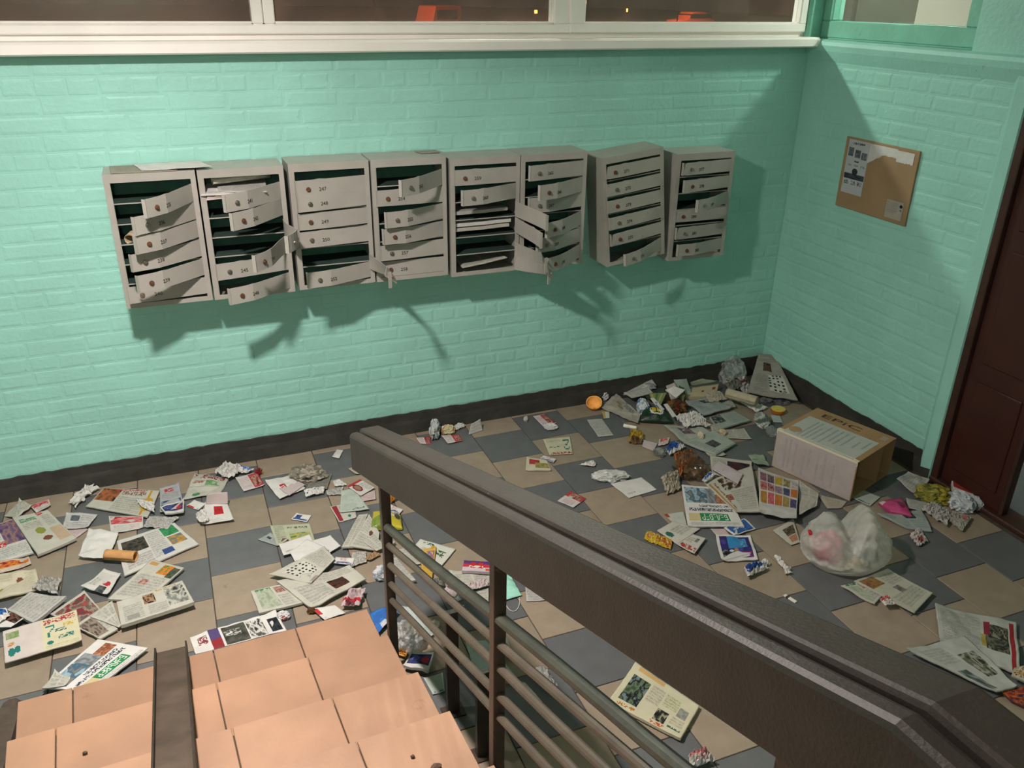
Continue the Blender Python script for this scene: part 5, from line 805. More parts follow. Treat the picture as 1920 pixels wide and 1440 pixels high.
('P', [(-0.164, -1.7699, 0.0087), (-0.1196, -1.8479, 0.0087), (-0.2628, -1.9206, 0.0087), (-0.2487, -1.8269, 0.0087)], 'redflap', 'flyer', 'flyer', 'crumpled grey flyer with a pink block near the doorway', {'crump': 0.08, 'h': 0.03}),
('P', [(-0.5329, -1.8578, 0.0087), (-0.4406, -1.8224, 0.0087), (-0.4845, -1.9234, 0.0087), (-0.5536, -1.9334, 0.0087)], 'redtissue', 'tissue', 'paper', 'white and red tissue alone on a grey tile near the doorway', {'crump': 0.22, 'h': 0.03}),
('W', (-1.6149, -0.8747), (0.0977, 0.046), 0.045, -0.359, ['c9cac6', 'dcdcd8', 'b4b6b2'], 'plastic_bag', 'bag', 'flattened white plastic bag over the blank white sheet', {}),
('W', (-1.1869, 0.0308), (0.0364, 0.0623), 0.06, -0.353, ['c4c6c8', 'd8dadb', 'a9adb0'], 'crumpled_paper', 'paper', 'white crumpled tissue behind the orange peel at the skirting', {}),
('W', (-0.914, -0.0684), (0.0441, 0.0288), 0.03, -0.352, ['c9c9c4', '8f9292', '5b6068'], 'wrapper', 'wrapper', 'grey shiny wrapper on the dark magazine in the heap', {'z': 0.06}),
('W', (-0.2408, -0.3891), (0.0412, 0.0308), 0.03, -0.353, ['3f4a44', '55605a', '7a7f78'], 'wrapper', 'wrapper', 'dark green wrapper under the lower edge of the corner newspaper', {}),
('P', [(-2.9518, -0.1408, 0.0045), (-2.9092, -0.0643, 0.0045), (-2.8791, -0.0849, 0.0045), (-2.9184, -0.1727, 0.0045)], 'white', 'torn_paper', 'paper', 'small cream torn tag alone on the slate tile by the handrail end', {'amp': 0.004}),
('P', [(-2.895, -0.2951, 0.0045), (-2.8698, -0.2896, 0.0045), (-2.8436, -0.3755, 0.0045), (-2.8683, -0.3662, 0.0045)], 'beige', 'torn_paper', 'paper', 'thin beige paper sliver touching the end of the handrail in view', {'amp': 0.004}),
('P', [(-3.6299, -0.3954, 0.0129), (-3.527, -0.4288, 0.0129), (-3.5102, -0.5956, 0.0129), (-3.6547, -0.5758, 0.0129)], 'redlogo2', 'letter', 'paper', 'white letter with a red rectangle logo alone on a slate tile', {'amp': 0.006}),
('P', [(-3.6149, -0.4096, 0.07), (-3.518, -0.4244, 0.07), (-3.524, -0.4445, 0.014), (-3.6275, -0.4087, 0.014)], 'pinkplain', 'letter', 'paper', 'raised pale flap folded up behind the red rectangle letter', {'amp': 0.006}),
('P', [(-3.6782, -0.5, 0.0213), (-3.6332, -0.4657, 0.0213), (-3.6212, -0.5818, 0.0213), (-3.6593, -0.5872, 0.0213)], 'white', 'crumpled_paper', 'paper', 'crumpled white edge left of the red rectangle letter', {'crump': 0.2, 'h': 0.03}),
('P', [(-3.7167, -0.365, 0.0045), (-3.6781, -0.3258, 0.0045), (-3.6258, -0.3779, 0.0045), (-3.6652, -0.4266, 0.0045)], 'redtab', 'card', 'card', 'white card with red mark between leafy newspaper and red rectangle letter', {}),
('P', [(-1.0888, -0.05, 0.05), (-0.9364, -0.0948, 0.08), (-0.9376, -0.15, 0.07), (-1.0747, -0.1322, 0.05)], 'graytext', 'newspaper', 'newspaper', 'folded grey newspaper across the left of the heap', {'t': 0.006}),
('P', [(-0.8562, -0.1635, 0.08), (-0.8138, -0.1879, 0.11), (-0.7621, -0.2428, 0.1), (-0.8379, -0.2631, 0.07)], 'white', 'carton', 'box', 'white carton flap behind the olive packet in the heap', {'t': 0.004}),
('P', [(-0.8304, -0.1273, 0.09), (-0.7661, -0.1205, 0.1), (-0.7562, -0.2215, 0.05), (-0.8622, -0.2458, 0.05)], 'pinkplain', 'carton', 'box', 'mauve torn carton side left of the pale green carton', {'t': 0.004}),
('P', [(-0.5956, -0.197, 0.0297), (-0.4804, -0.213, 0.0297), (-0.5017, -0.3346, 0.0297), (-0.6378, -0.3347, 0.0297)], 'beige', 'torn_paper', 'paper', 'beige torn sheet in front of the cream carton', {'crump': 0.08, 'h': 0.02}),
('P', [(-0.5846, -0.3488, 0.0213), (-0.4706, -0.3278, 0.0213), (-0.4972, -0.4183, 0.0213), (-0.6024, -0.4283, 0.0213)], 'text', 'newspaper', 'newspaper', 'small newsprint piece in front of the rolled newspaper', {'amp': 0.008}),
('P', [(-0.3192, -0.2016, 0.0339), (-0.2313, -0.1792, 0.0339), (-0.2988, -0.3155, 0.0339), (-0.3816, -0.3241, 0.0339)], 'graytext', 'crumpled_newspaper', 'newspaper', 'crumpled newsprint left edge of the corner newspaper', {'crump': 0.15, 'h': 0.04}),
('P', [(-0.4172, -0.175, 0.0381), (-0.3252, -0.1544, 0.0381), (-0.3199, -0.2377, 0.0381), (-0.4356, -0.2745, 0.0381)], 'darktext', 'crumpled_newspaper', 'newspaper', 'crumpled dark newsprint in front of the clear plastic bag', {'crump': 0.2, 'h': 0.05}),
('P', [(-0.9714, -0.3343, 0.08), (-0.9451, -0.3343, 0.08), (-0.9352, -0.4299, 0.04), (-0.9682, -0.4409, 0.04)], 'white', 'paper_strip', 'paper', 'stiff white strip leaning on the green snack bag', {'t': 0.004}),
('P', [(-1.0177, -0.253, 0.09), (-0.9912, -0.2529, 0.09), (-0.9908, -0.3779, 0.07), (-1.0301, -0.4047, 0.07)], 'bluewhite2', 'paper_strip', 'paper', 'narrow white and blue folded strip above the green snack bag', {'t': 0.004}),
('P', [(-0.7993, -0.5773, 0.0213), (-0.7309, -0.5801, 0.0213), (-0.7612, -0.6582, 0.0213), (-0.8298, -0.6656, 0.0213)], 'text', 'newspaper', 'newspaper', 'little newsprint flap beside the large crumpled white sheet', {'amp': 0.008}),
('P', [(-0.9903, -0.812, 0.0087), (-0.8887, -0.8195, 0.0087), (-0.9, -0.8937, 0.0087), (-0.9982, -0.8831, 0.0087)], 'text', 'newspaper', 'newspaper', 'grey newsprint strip above the brown plastic bag', {'amp': 0.01}),
('P', [(-0.7958, -0.9523, 0.0129), (-0.7099, -0.9725, 0.0129), (-0.749, -1.0857, 0.0129), (-0.8262, -1.0568, 0.0129)], 'palegreen2', 'plastic_strip', 'packet', 'clear pale plastic scrap left of the cardboard box', {'amp': 0.02})]
for n_, it in enumerate(LITTER):
    if it[0] == 'P':
        _, q, des, name, cat, label, o = it; o = dict(o)
        foil = name in ('snack_packet','wrapper','plastic_packet','crumpled_packet','plastic_strip','crumpled_wrapper')
        sheet(name, q, des, label, cat, seed=n_, m=FOIL if foil else None, **o)
    else:
        _, c, r, h, ang, cols, name, cat, label, o = it
        cl = o.get('clear'); wad(name, c, r, h, cols, label, cat, n_, ang, o.get('z', 0), CLEAR if cl else (FOIL if name in ('plastic_bag','crumpled_foil','wrapper') else None), rough=.85 if cl else 1.0)

# rolled and solid pieces
def roll(name, a, b, r, col, label, cat, inner='5a4632', m=None):
    e = empty(name, ((a[0]+b[0])/2, (a[1]+b[1])/2, 0)); tag(e, label, cat); o = Vector(e.location)
    a = Vector(a+(r+.001+(a[2] if len(a) > 2 else 0),)) if len(a) == 2 else Vector(a); b = Vector(b+(r+.001,)) if len(b) == 2 else Vector(b)
    d = (b-a).normalized(); u = Vector((0,0,1)); w = d.cross(u).normalized(); u = w.cross(d); vv = []; ff = []; n = 30; k = 10
    for j in range(k+1):
        for i in range(n):
            t = i/(n-1)*2*math.pi*1.35; rr = r*(1-.16*i/(n-1))*(1+.05*mn.noise((j*.6, i*.3, r*99)))
            vv.append(a+(b-a)*(j/k)+u*rr*math.sin(t)+w*rr*math.cos(t)-o)
    for j in range(k):
        for i in range(n-1): x = j*n+i; ff.append((x, x+1, x+n+1, x+n))
    me = new_mesh(name, vv, ff, mat('roll_'+col, col, .8, .15, 30, .2, 60), True); ob = link('sheet_roll', me, e)
    md = ob.modifiers.new('thickness', 'SOLIDIFY'); md.thickness = .0015
    return e
roll('kraft_tube', (-4.0661, -0.7073, 0.037), (-3.9434, -0.7678, 0.037), 0.024, 'b98a58', 'tan rolled kraft paper tube lying on the open newspaper', 'tube')
roll('paper_roll', (-1.2663, -0.3802, 0.011), (-1.2087, -0.4352, 0.011), 0.01, 'dcd9d2', 'small white paper roll left of the green snack bag', 'paper')
roll('rolled_newspaper', (-0.5197, -0.3407, 0.083), (-0.4143, -0.5051, 0.083), 0.032, 'a89f88', 'rolled newspaper in front of the corner newspaper in the heap', 'newspaper')

# half orange peel
def bowl(name, c, r, label, cat, mo, mi, cut, rot):
    bm = bmesh.new(); bmesh.ops.create_uvsphere(bm, u_segments=28, v_segments=18, radius=r)
    kill = [p for p in bm.verts if p.co.z > r*(.12+.55*max(0, mn.noise(Vector((p.co.x/r*2.1, p.co.y/r*2.1, cut)))))]
    bmesh.ops.delete(bm, geom=kill, context='VERTS')
    me = bpy.data.meshes.new(name); bm.to_mesh(me); bm.free(); me.materials.append(mo); me.materials.append(mi); me.polygons.foreach_set('use_smooth', [True]*len(me.polygons))
    e = empty(name, (c[0], c[1], 0)); tag(e, label, cat)
    o = link('peel', me, e, (0, 0, r*.98), rot); md = o.modifiers.new('thickness', 'SOLIDIFY'); md.thickness = .005; md.offset = -1; md.material_offset = 1; md.material_offset_rim = 1
    return e
bowl('orange_peel', (-1.3255, -0.1056), .05, 'torn half orange peel lying at the skirting left of the heap', 'food', mat('orange_rind', (206,124,34), .5, .15, 40, .4, 200), mat('orange_pith', (232,170,90), .7, .12, 30), 3.1, (math.radians(20), math.radians(-22), math.radians(15)))
e = empty('juice_lid', (-0.2771, -0.5458, 0.006)); tag(e, 'yellow disc lid with orange rim left of the cardboard box', 'lid')
MB().tube((0,0,0),(0,0,.022),.040,24,.045).build('rim', mat('lid_orange', (178,104,36), .5, .1, 30), e); MB().tube((0,0,.022),(0,0,.0245),.043,24).build('disc', mat('lid_yellow', (206,186,86), .5, .12, 40), e)
e = empty('paper_stub', (-1.35405, -2.0175, 0.0), -1.294); tag(e, 'tiny white cardboard stub with a black tip between handrail and carrier bag', 'paper')
MB().box(-.03,.03,-.008,.008,.0005,.006).build('stub', mat('stub_white', (222,216,204), .6, .05, 40), e, bevel=.001); MB().box(-.018,-.006,-.0085,.0085,.0006,.0064).build('tip', INK, e)

for cx, cy, cz, s_, lab in ((-3.12,-2.66,.436,.012,'largest dark dirt crumb on the fourth stair tile'),(-3.17,-2.60,.436,.005,'small dark dirt crumb on the fourth stair tile'),(-3.22,-2.42,.339,.006,'small dark dirt crumb on the third stair tile'),(-4.05,-2.05,.226,.006,'small dark dirt crumb on the second stair tile left of the channel')):
    wad('dirt_crumb', (cx, cy), (s_*1.3, s_), s_*1.2, ['4a3a30','6a5444','382c26'], lab, 'dirt', int(s_*9999), 0, cz, sub=2)
# mint face mask with ear loop
mk = empty('face_mask', (-2.4535, -1.5081, 0.0)); tag(mk, 'mint green disposable face mask behind the second railing post', 'mask')
MM = mat('mint_nonwoven', (150,206,186), .8, .06, 30, .3, 220)
vv = []; ff = []; n1, n2 = 16, 18
MQ = [Vector(p)-Vector((-2.4535, -1.5081, 0.0)) for p in [(-2.4582, -1.3844, 0.004), (-2.4168, -1.4548, 0.004), (-2.4213, -1.5938, 0.004), (-2.5175, -1.5995, 0.004)]]
for j in range(n2+1):
    for i in range(n1+1):
        u, v = i/n1, j/n2; p = MQ[0]*(1-u)*(1-v)+MQ[1]*u*(1-v)+MQ[2]*u*v+MQ[3]*(1-u)*v; p.z += .004+.012*math.sin(u*math.pi)*math.sin(v*math.pi)+.002*math.sin(v*21); vv.append(p)
for j in range(n2):
    for i in range(n1): a = j*(n1+1)+i; ff.append((a, a+1, a+n1+2, a+n1+1))
o = link('mask_fabric', new_mesh('mask_fabric', vv, ff, MM, True), mk); md = o.modifiers.new('thickness', 'SOLIDIFY'); md.thickness = .0015; md.offset = 1
b = MB(); pr = None
LP = [(-2.5005, -1.5945, 0.004), (-2.5229, -1.6834, 0.004), (-2.4739, -1.7094, 0.004), (-2.4329, -1.5972, 0.004)]
for i in range(25):
    t = i/24; p = Vector(LP[0])*(1-t)**3+Vector(LP[1])*3*t*(1-t)**2+Vector(LP[2])*3*t*t*(1-t)+Vector(LP[3])*t**3; p = p-Vector((-2.4535, -1.5081, 0.0)); p.z = .004
    if pr is not None: b.tube(pr, p, .0013, 6)
    pr = p
b.build('ear_loop', mat('white_elastic', (214,212,204), .8, .05, 50), mk)

# cardboard carton with printed sides
cb = empty('cardboard_box', (-0.7236, -1.0659, 0.002), -1.237); tag(cb, 'large kraft cardboard carton with printed white faces lying by the right wall', 'box')
L_, D2, H_ = 0.4633, .40, .225
def panel(nm, x0, x1, y0, y1, z0, z1, m): return MB().box(x0, x1, y0, y1, z0, z1).build(nm, m, cb, bevel=.0015)
t_ = .005
panel('front_panel', 0, L_, 0, t_, 0, H_, KRAFT); panel('back_panel', 0, L_, D2-t_, D2, 0, H_, KRAFT); panel('left_panel', 0, t_, t_, D2-t_, 0, H_, KRAFT); panel('bottom_panel', t_, L_-t_, t_, D2-t_, .001, .006, KRAFT)
tp = panel('top_panel', 0, L_, 0, D2, H_, H_+t_, KRAFT)
for fl, (ya, yb) in enumerate(((.012, .10), (D2-.13, D2-.012))): MB().prism([(L_-.003, ya, .01), (L_-.10, ya+(.03 if fl == 0 else -.02), .01), (L_-.10, ya+(.034 if fl == 0 else -.016), .01), (L_-.003, ya+.004, .01)], (0, 0, H_-.02)).build('inner_flap', KRAFT, cb)
wl = mat('carton_label', (172,174,166), .65, .06, 18); wf = mat('carton_print', (166,155,152), .7, .08, 14, dirt=(140,128,124), dirt_amt=0, dirt_scale=9)
MB().box(.03, L_-.03, .004, D2*.68, H_+t_, H_+t_+.0008).build('top_label', wl, tp)
MB().box(.004, L_-.004, -.0012, 0, .004, H_-.004).build('front_label', wf, cb)
TX = mat('print_grey', (150,153,150), .8, .1, 40)
for x, a, c in ((.10,.10,.95),(.125,.10,.95),(.15,.3,.95),(.18,.12,.9),(.215,.12,.9),(.245,.1,.72),(.275,.1,.75),(.31,.1,.7),(.36,.25,.6),(.40,.1,.5)):
    yb = D2*.68; MB().box(x, x+.010, yb*(1-c)+.006, yb*(1-a), H_+t_+.0008, H_+t_+.0014).build('print_line', TX, tp)
for x, a, c in ((.06,.1,.9),(.085,.15,.9),(.12,.1,.85),(.17,.1,.8),(.2,.35,.85),(.25,.1,.9),(.29,.2,.9),(.34,.1,.7)):
    MB().box(x, x+.012, -.0018, -.0012, H_*a, H_*c).build('print_line', mat('print_mauve', (160,149,149), .8, .1, 40), cb)
tm = text_mesh('EPiC', .10, mat('carton_ink', (52,44,40), .8, .15, 40)); o = link('lettering', tm, tp, (L_*.40, D2*.83, H_+t_+.0006), (0,0,0)); o.scale = (1.25, .62, 1)
for k_ in range(4): MB().box(L_*.88, L_*.95, D2*(.80+.03*k_), D2*(.815+.03*k_), H_+t_, H_+t_+.0006).build('print_mark', TX, tp)
b = MB(); b.tube((0,0,0),(0,0,.0005),.035,24); o = link('stamp_ring', b.mesh('stamp_ring', mat('kraft_stamp', (160,130,96), .8, .1, 30)), tp, (.065, .07, H_+t_+.0009))
panel('tape', 0, L_, -.0008, .02, H_+t_, H_+t_+.0006, mat('packing_tape', (206,196,172), .3, .05, 20))
panel('tape_edge', 0, L_, -.001, .0, H_-.02, H_+t_, mat('packing_tape', (206,196,172), .3, .05, 20))

# big white carrier bag with its contents
bg = empty('carrier_bag', (-0.967, -1.8933, 0.0)); tag(bg, 'bulging translucent white carrier bag with a pink packet showing through', 'bag')
bm = bmesh.new(); bmesh.ops.create_icosphere(bm, subdivisions=5, radius=1.0)
BA = -0.461
for p in bm.verts:
    d = p.co.normalized(); x, y, z = d
    a = d*1.3+Vector((4,2,1)); fold = .09*(1-2*abs(mn.noise(a*1.7)))+.06*(1-2*abs(mn.noise(a*3.3)))+.025*(1-2*abs(mn.noise(a*7)))
    rx = .172+.16*fold; ry = .135+.16*fold
    up = max(0, z)
    pk = .085*math.exp(-((x-.40)**2/.075))*up**.5+.03*math.exp(-((x+.42)**2/.05))*up**.5-.055*math.exp(-((x+.04)**2/.012))*up    # gathered mouth with a dip between the handles
    lx = x*rx*(1.04-.10*up+.10*up*(x < 0)); ly = y*ry*(1-.30*up); lz = max(0, min(1, (z*.75+.48)))*.185+pk+fold*.12
    p.co = Vector((lx*math.cos(BA)-ly*math.sin(BA), lx*math.sin(BA)+ly*math.cos(BA), max(.002, lz)))
me = bpy.data.meshes.new('bag_film'); bm.to_mesh(me); bm.free(); me.polygons.foreach_set('use_smooth', [True]*len(me.polygons))
def film():
    m = bpy.data.materials.new('bag_film'); m.use_nodes = True; nt = m.node_tree; N = nt.nodes; lk = nt.links.new; B = N['Principled BSDF']; ge = N.new('ShaderNodeNewGeometry')
    B.inputs['Base Color'].default_value = lin((238,238,232))+(1,); B.inputs['Roughness'].default_value = .34; B.inputs['Specular IOR Level'].default_value = .5
    tl = N.new('ShaderNodeBsdfTranslucent'); tl.inputs[0].default_value = lin((226,226,214))+(1,); tr = N.new('ShaderNodeBsdfTransparent'); tr.inputs[0].default_value = (.93,.93,.9,1)
    nz = N.new('ShaderNodeTexNoise'); nz.inputs['Scale'].default_value = 18; nz.inputs['Detail'].default_value = 5; lk(ge.outputs['Position'], nz.inputs['Vector'])
    bp = N.new('ShaderNodeBump'); bp.inputs['Strength'].default_value = .35; bp.inputs['Distance'].default_value = .02; lk(nz.outputs['Fac'], bp.inputs['Height']); lk(bp.outputs['Normal'], B.inputs['Normal'])
    mr = N.new('ShaderNodeMapRange'); mr.inputs['To Min'].default_value = .40; mr.inputs['To Max'].default_value = .72; lk(nz.outputs['Fac'], mr.inputs['Value'])
    a = N.new('ShaderNodeMixShader'); a.inputs[0].default_value = .35; b = N.new('ShaderNodeMixShader'); lk(B.outputs[0], a.inputs[1]); lk(tl.outputs[0], a.inputs[2])
    lk(mr.outputs['Result'], b.inputs[0]); lk(a.outputs[0], b.inputs[1]); lk(tr.outputs[0], b.inputs[2]); lk(b.outputs[0], N['Material Output'].inputs['Surface']); return m
me.materials.append(film()); link('bag_film', me, bg)
b = MB(); c_, s_ = math.cos(BA), math.sin(BA)
for k_ in range(5): b.tube((-.150*c_+.02*s_-.006*k_, -.150*s_-.02*c_, .128+.010*k_), (-.158*c_+.01*s_-.006*k_, -.158*s_-.01*c_, .142+.010*k_), .013-.0015*k_, 9)
o = b.build('handle_knot', mat('red_film', (190,24,44), .35, .15, 40), bg); o['label'] = 'red knotted corner'
def inside(nm, off, r, h, cols, lab, cat, sd, z): 
    c, s = math.cos(BA), math.sin(BA); wad(nm, ((-0.967, -1.8933, 0.0)[0]+off[0]*c-off[1]*s, (-0.967, -1.8933, 0.0)[1]+off[0]*s+off[1]*c), r, h, cols, lab, cat, sd, BA, z, FOIL, rough=.6)
inside('snack_packet', (-.082,-.030), (.072,.082), .14, ['c01040','d02850','a80c30'], 'pink red packet glowing through the left of the carrier bag', 'packet', 301, .045)
inside('crumpled_paper', (.0,-.03), (.11,.08), .06, ['e2d6b8','d6c49c','efe6d0'], 'cream crumpled paper at the bottom inside the carrier bag', 'paper', 302, .01)
inside('food_tray', (.06,.02), (.075,.075), .11, ['c6c2c0','a8a4a6','d8d4d0'], 'pale grey crumpled tray inside the right of the carrier bag', 'tray', 303, .01)

# ------------------------------------------------------------------ paper in and on the mailboxes
def msheet(name, q, des, label, cat, **k): return sheet(name, [Vector(p) for p in q], des, label, cat, **k)
msheet('paper_sheet', [(-3.70,-.03,1.612),(-3.42,-.02,1.612),(-3.375,-.215,1.618),(-3.665,-.19,1.612)], 'white', 'clean white sheet lying on top of the leftmost mailbox unit', 'paper', amp=.002)
msheet('magazine', [(-3.80,-.02,1.609),(-3.62,-.03,1.609),(-3.52,-.21,1.609),(-3.79,-.19,1.609)], 'brochure', 'grey brochure under the white sheet on the leftmost mailbox unit', 'magazine', t=.003, amp=.001)
msheet('paper_strip', [(-2.40,-.05,1.609),(-2.29,-.05,1.609),(-2.27,-.12,1.609),(-2.38,-.12,1.609)], 'brochure', 'grey printed strip on top of the fourth mailbox unit', 'paper', amp=.001)
for k, (za, dx) in enumerate(((1.487,.0),(1.493,.02),(1.500,-.01),(1.509,.03))):
    lab = ['lowest letter', 'second letter', 'third letter', 'topmost letter'][k]+' of the bundle spilling from the second mailbox unit'
    msheet('letter', [(-3.39+dx,-.05,za+.012),(-3.15+dx*.5,-.06,za+.012),(-3.19+dx,-.24-.02*k,za),(-3.42+dx*2,-.26+.02*k,za-.006)], ('pinktext','brochure','env','graytext')[k], lab, 'letter', amp=.002, t=.003)
def tube_paper(name, a, b, r, label, cat='newspaper', col='b9b4a6'): return roll(name, a, b, r, col, label, cat)
tube_paper('rolled_newspaper', (-3.38,-.16,1.545), (-3.12,-.10,1.548), .017, 'rolled newspaper in the top slot of the second mailbox unit')
tube_paper('rolled_newspaper', (-3.76,-.20,1.315), (-3.70,-.06,1.335), .026, 'rolled brown paper in the third slot of the leftmost mailbox unit', 'paper', 'a8957e')
for k, (x0, x1, z, des, lab) in enumerate(((-2.24,-1.95,1.318,'graytext','upper newspaper in the open slots of the fifth mailbox unit'),(-2.24,-1.94,1.232,'brownred','lower folded newspaper in the open slots of the fifth mailbox unit'),(-2.24,-1.93,1.256,'white','white folded paper on the lower newspaper in the fifth mailbox unit'),(-2.63,-2.36,1.425,'graytext','newspaper lying in the second slot of the fourth mailbox unit'),(-2.20,-1.95,1.025,'text','slanting newspaper in the bottom slot of the fifth mailbox unit'))):
    msheet('newspaper', [(x0,-.04,z),(x1,-.04,z+(.03 if k == 4 else .004)),(x1,-.192,z+(.03 if k == 4 else .004)),(x0,-.192,z)], des, lab, 'newspaper', t=.016 if k != 4 else .006, amp=.003)

# ------------------------------------------------------------------ notice board
nb = empty('notice_board', (-.004, -.70, 1.25)); tag(nb, 'brown fibreboard notice panel with torn sheets on the right wall', 'notice board')
MB().box(-.010, 0, -.262, .262, 0, .385).build('board', HARDB, nb, bevel=.002)
def wall_sheet(nm, y0, y1, z0, z1, des, label, tear=None):
    nu, nv = max(10, int((y1-y0)/.0042)), max(10, int((z1-z0)/.0042)); A = paint(nu, nv, des, 77); V = []; F = []; cc = []
    for j in range(nv+1):
        for i in range(nu+1):
            u, v = i/nu, j/nv; zz = z1-(z1-z0)*v
            if tear: lo = z1-(z1-z0)*tear(u); zz = z1-(z1-lo)*v
            V.append((-.0115-.0012*(.5+mn.noise((u*3, v*3, y0))), y1-(y1-y0)*u, zz))
    for j in range(nv):
        for i in range(nu): a = j*(nu+1)+i; F.append((a, a+nu+1, a+nu+2, a+1)); cc.append(A[j, i])
    me = new_mesh(nm, V, F, PAPER); at = me.attributes.new('print', 'FLOAT_COLOR', 'FACE'); at.data.foreach_set('color', np.hstack([np.array(cc), np.ones((len(cc),1))]).astype(np.float32).ravel())
    o = link(nm, me, nb); o['label'] = label; md = o.modifiers.new('thickness', 'SOLIDIFY'); md.thickness = .0006; md.offset = -1; return o
wall_sheet('poster', .075, .235, .085, .375, 'safety', 'white sheet with grey pictograms')
wall_sheet('torn_sheet', -.12, .075, .27, .373, 'white', 'torn white sheet remnant', lambda u: max(.45, min(1, 1.02-1.1*u))+.05*mn.noise((u*9, 1, 1)))
wall_sheet('torn_sheet', -.235, -.12, .30, .368, 'white', 'small torn white remnant', lambda u: .85+.12*mn.noise((u*7, 2, 1)))
wall_sheet('note', -.232, -.115, .02, .115, 'ownernote', 'small grey printed note')

# ------------------------------------------------------------------ lamps
lm = empty('ceiling_lamp', (-3.74, -1.90, 2.99)); tag(lm, 'bare bulb lamp hanging from the ceiling above the stairs', 'lamp')
b = MB(); b.tube((0,0,.06),(0,0,.03),.05,20); b.tube((0,0,.03),(0,0,-.01),.022,14); b.build('socket', POSTM, lm)
bm = bmesh.new(); bmesh.ops.create_uvsphere(bm, u_segments=16, v_segments=10, radius=.032); me = bpy.data.meshes.new('bulb'); bm.to_mesh(me); bm.free(); me.materials.append(mat('bulb_glow', (255,220,170), .4, 0, 1, emit=30)); link('bulb', me, lm, (0,0,-.035))
def lamp(nm, loc, p, col, r, par=None):
    d = bpy.data.lights.new(nm, 'POINT'); d.energy = p; d.color = col; d.shadow_soft_size = r; o = bpy.data.objects.new(nm, d); C.objects.link(o)
    if par: o.parent = par
    o.location = loc; return o
lamp('bulb_light', (0, 0, -.15), P_MAIN, COL_MAIN, .075, lm)
d = bpy.data.lights.new('plafond_light', 'AREA'); d.shape = 'DISK'; d.size = .16; d.spread = math.radians(168); d.energy = P_DOWN; d.color = COL_MAIN; o = bpy.data.objects.new('plafond_light', d); C.objects.link(o); o.parent = lm; o.location = (0, 0, -.14)
def wall_lamp(nm, base, lab, p, col, r):
    e = empty(nm, base); tag(e, lab, 'lamp'); b = MB(); b.tube((0,0,.08),(0,0,.05),.08,20); b.build('lamp_base', PVC, e)
    bm = bmesh.new(); bmesh.ops.create_uvsphere(bm, u_segments=16, v_segments=10, radius=.05); me = bpy.data.meshes.new('globe'); bm.to_mesh(me); bm.free(); me.materials.append(mat('globe_glow', (255,240,210), .4, 0, 1, emit=12)); link('globe', me, e, (0,0,.02))
    lamp(nm+'_light', (0,0,-.10), p, col, r, e)
wall_lamp('vestibule_lamp', (.62, -.72, 2.97), 'round ceiling lamp in the vestibule beyond the side window', P_HALL, COL_HALL, .05)
wall_lamp('fill_lamp', (-3.9, -6.0, 2.97), 'added round fill lamp over the stairs behind the camera', P_FILL, COL_FILL, .07)  # unseen fill lamp, added to lift the shadows on walls and floor
wall_lamp('facade_lamp', (-1.6, .95, 3.15), 'round lamp outside on the facade above the windows', P_YARD, COL_YARD, .05)

# ------------------------------------------------------------------ the dark yard outside
GZ = -.5
S(MB().box(-60, 90, .35, 160, GZ-.1, GZ).build('ground_yard', ASPH))
def vehicle(name, loc, rz, L, Wd, H, col, lab, cab=.3, van=True):
    e = empty(name, loc, rz); tag(e, lab, 'vehicle'); pm = mat('paint_'+name+str(col), col, .4, .05, 1)
    b = MB(); z0 = .35
    if van: prof = [(-L/2,z0),(L/2,z0),(L/2,H),(-L/2+L*cab,H),(-L/2+L*cab-.25,H*.62),(-L/2+.05,H*.52)]
    else: prof = [(-L/2,z0),(L/2,z0),(L/2,H*.6),(L/2-.5,H*.64),(L/2-1.0,H),(-L/2+1.5,H),(-L/2+1.0,H*.62),(-L/2+.05,H*.56)]
    b.prism([(x, -Wd/2, z) for x, z in prof], (0, Wd, 0)); b.build('body', pm, e, bevel=.05)
    gm = mat('dark_car_glass', (26,26,30), .15, .05, 2)
    MB().box(-L/2+L*cab+.1, L/2-.3, -Wd/2-.01, Wd/2+.01, H*.66, H*.9).build('side_glass', gm, e)
    for sx in (-L*.32, L*.32):
        for sy in (-Wd/2, Wd/2-.2):
            MB().tube((sx, sy-.02, .32), (sx, sy+.2, .32), .32, 18).build('wheel', mat('tyre', (26,25,24), .9, .1, 5), e)
    return e
vehicle('van', (11.66, 45.50, GZ), 0.35, 2.6, 1.6, 2.05, (196,92,60), 'orange van parked in the dark yard, seen through the middle pane')
vehicle('car', (39.85, 62.97, GZ), 0.10, 3.9, 1.7, 1.45, (190,84,44), 'orange lit car far outside behind the right pane', van=False)
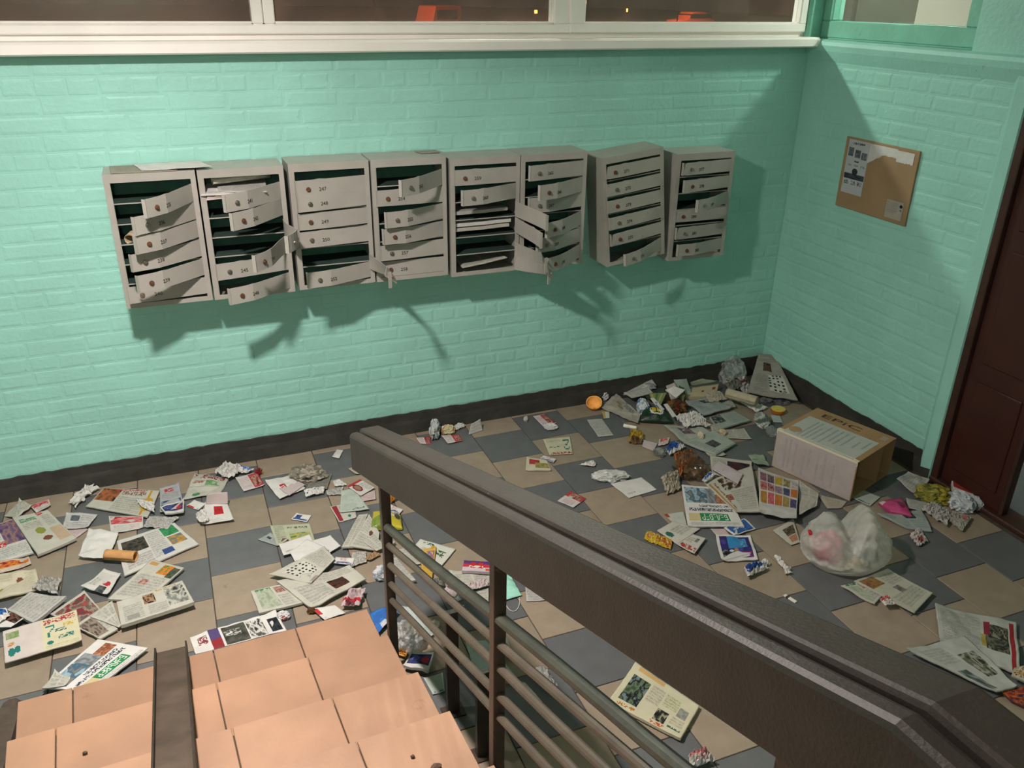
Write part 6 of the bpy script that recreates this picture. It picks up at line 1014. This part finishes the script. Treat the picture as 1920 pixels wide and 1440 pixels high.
e = empty('yard_lamp', (20.20, 50.87, GZ)); tag(e, 'tiny orange lamp far outside behind the middle pane', 'lamp'); b = MB(); b.tube((0,0,0),(0,0,1.55),.04,8); b.build('pole', POSTM, e); b = MB(); b.tube((0,0,1.55),(0,0,1.75),0.1,10); b.build('lantern', mat('sodium_glow', (255,150,60), .4, 0, 1, emit=9), e)
e = empty('yard_lamp', (23.04, 49.55, GZ)); tag(e, 'tiny orange lamp at the top left of the right pane', 'lamp'); b = MB(); b.tube((0,0,0),(0,0,2.16),.04,8); b.build('pole', POSTM, e); b = MB(); b.tube((0,0,2.16),(0,0,2.36),0.12,10); b.build('lantern', mat('sodium_glow', (255,150,60), .4, 0, 1, emit=9), e)
e = empty('yard_lamp', (25.50, 48.27, GZ)); tag(e, 'faint tiny lamp in the right pane left of the car', 'lamp'); b = MB(); b.tube((0,0,0),(0,0,1.73),.04,8); b.build('pole', POSTM, e); b = MB(); b.tube((0,0,1.73),(0,0,1.93),0.05,10); b.build('lantern', mat('sodium_glow', (255,150,60), .4, 0, 1, emit=9), e)
e = empty('street_lamp', (7.16, 41.00, GZ)); tag(e, 'street lamp pole above the orange van', 'street lamp'); b = MB(); b.tube((0,0,0),(0,0,4.1),.06,10); b.tube((0,0,4.1),(.0,.6,4.2),.05,8); b.build('pole', POSTM, e); MB().box(-.12,.12,.5,.9,4.16,4.26).build('lantern', mat('sodium_glow', (255,150,60), .4, 0, 1, emit=9), e); lamp('sodium_light', (0,.7,3.9), P_SODIUM, (1,.45,.16), .12, e)
e = empty('street_lamp', (36.35, 59.47, GZ)); tag(e, 'street lamp pole above the orange lit car', 'street lamp'); b = MB(); b.tube((0,0,0),(0,0,3.1),.06,10); b.tube((0,0,3.1),(.0,.6,3.2),.05,8); b.build('pole', POSTM, e); MB().box(-.12,.12,.5,.9,3.16,3.2600000000000002).build('lantern', mat('sodium_glow', (255,150,60), .4, 0, 1, emit=9), e); lamp('sodium_light', (0,.7,2.9), P_SODIUM, (1,.45,.16), .12, e)
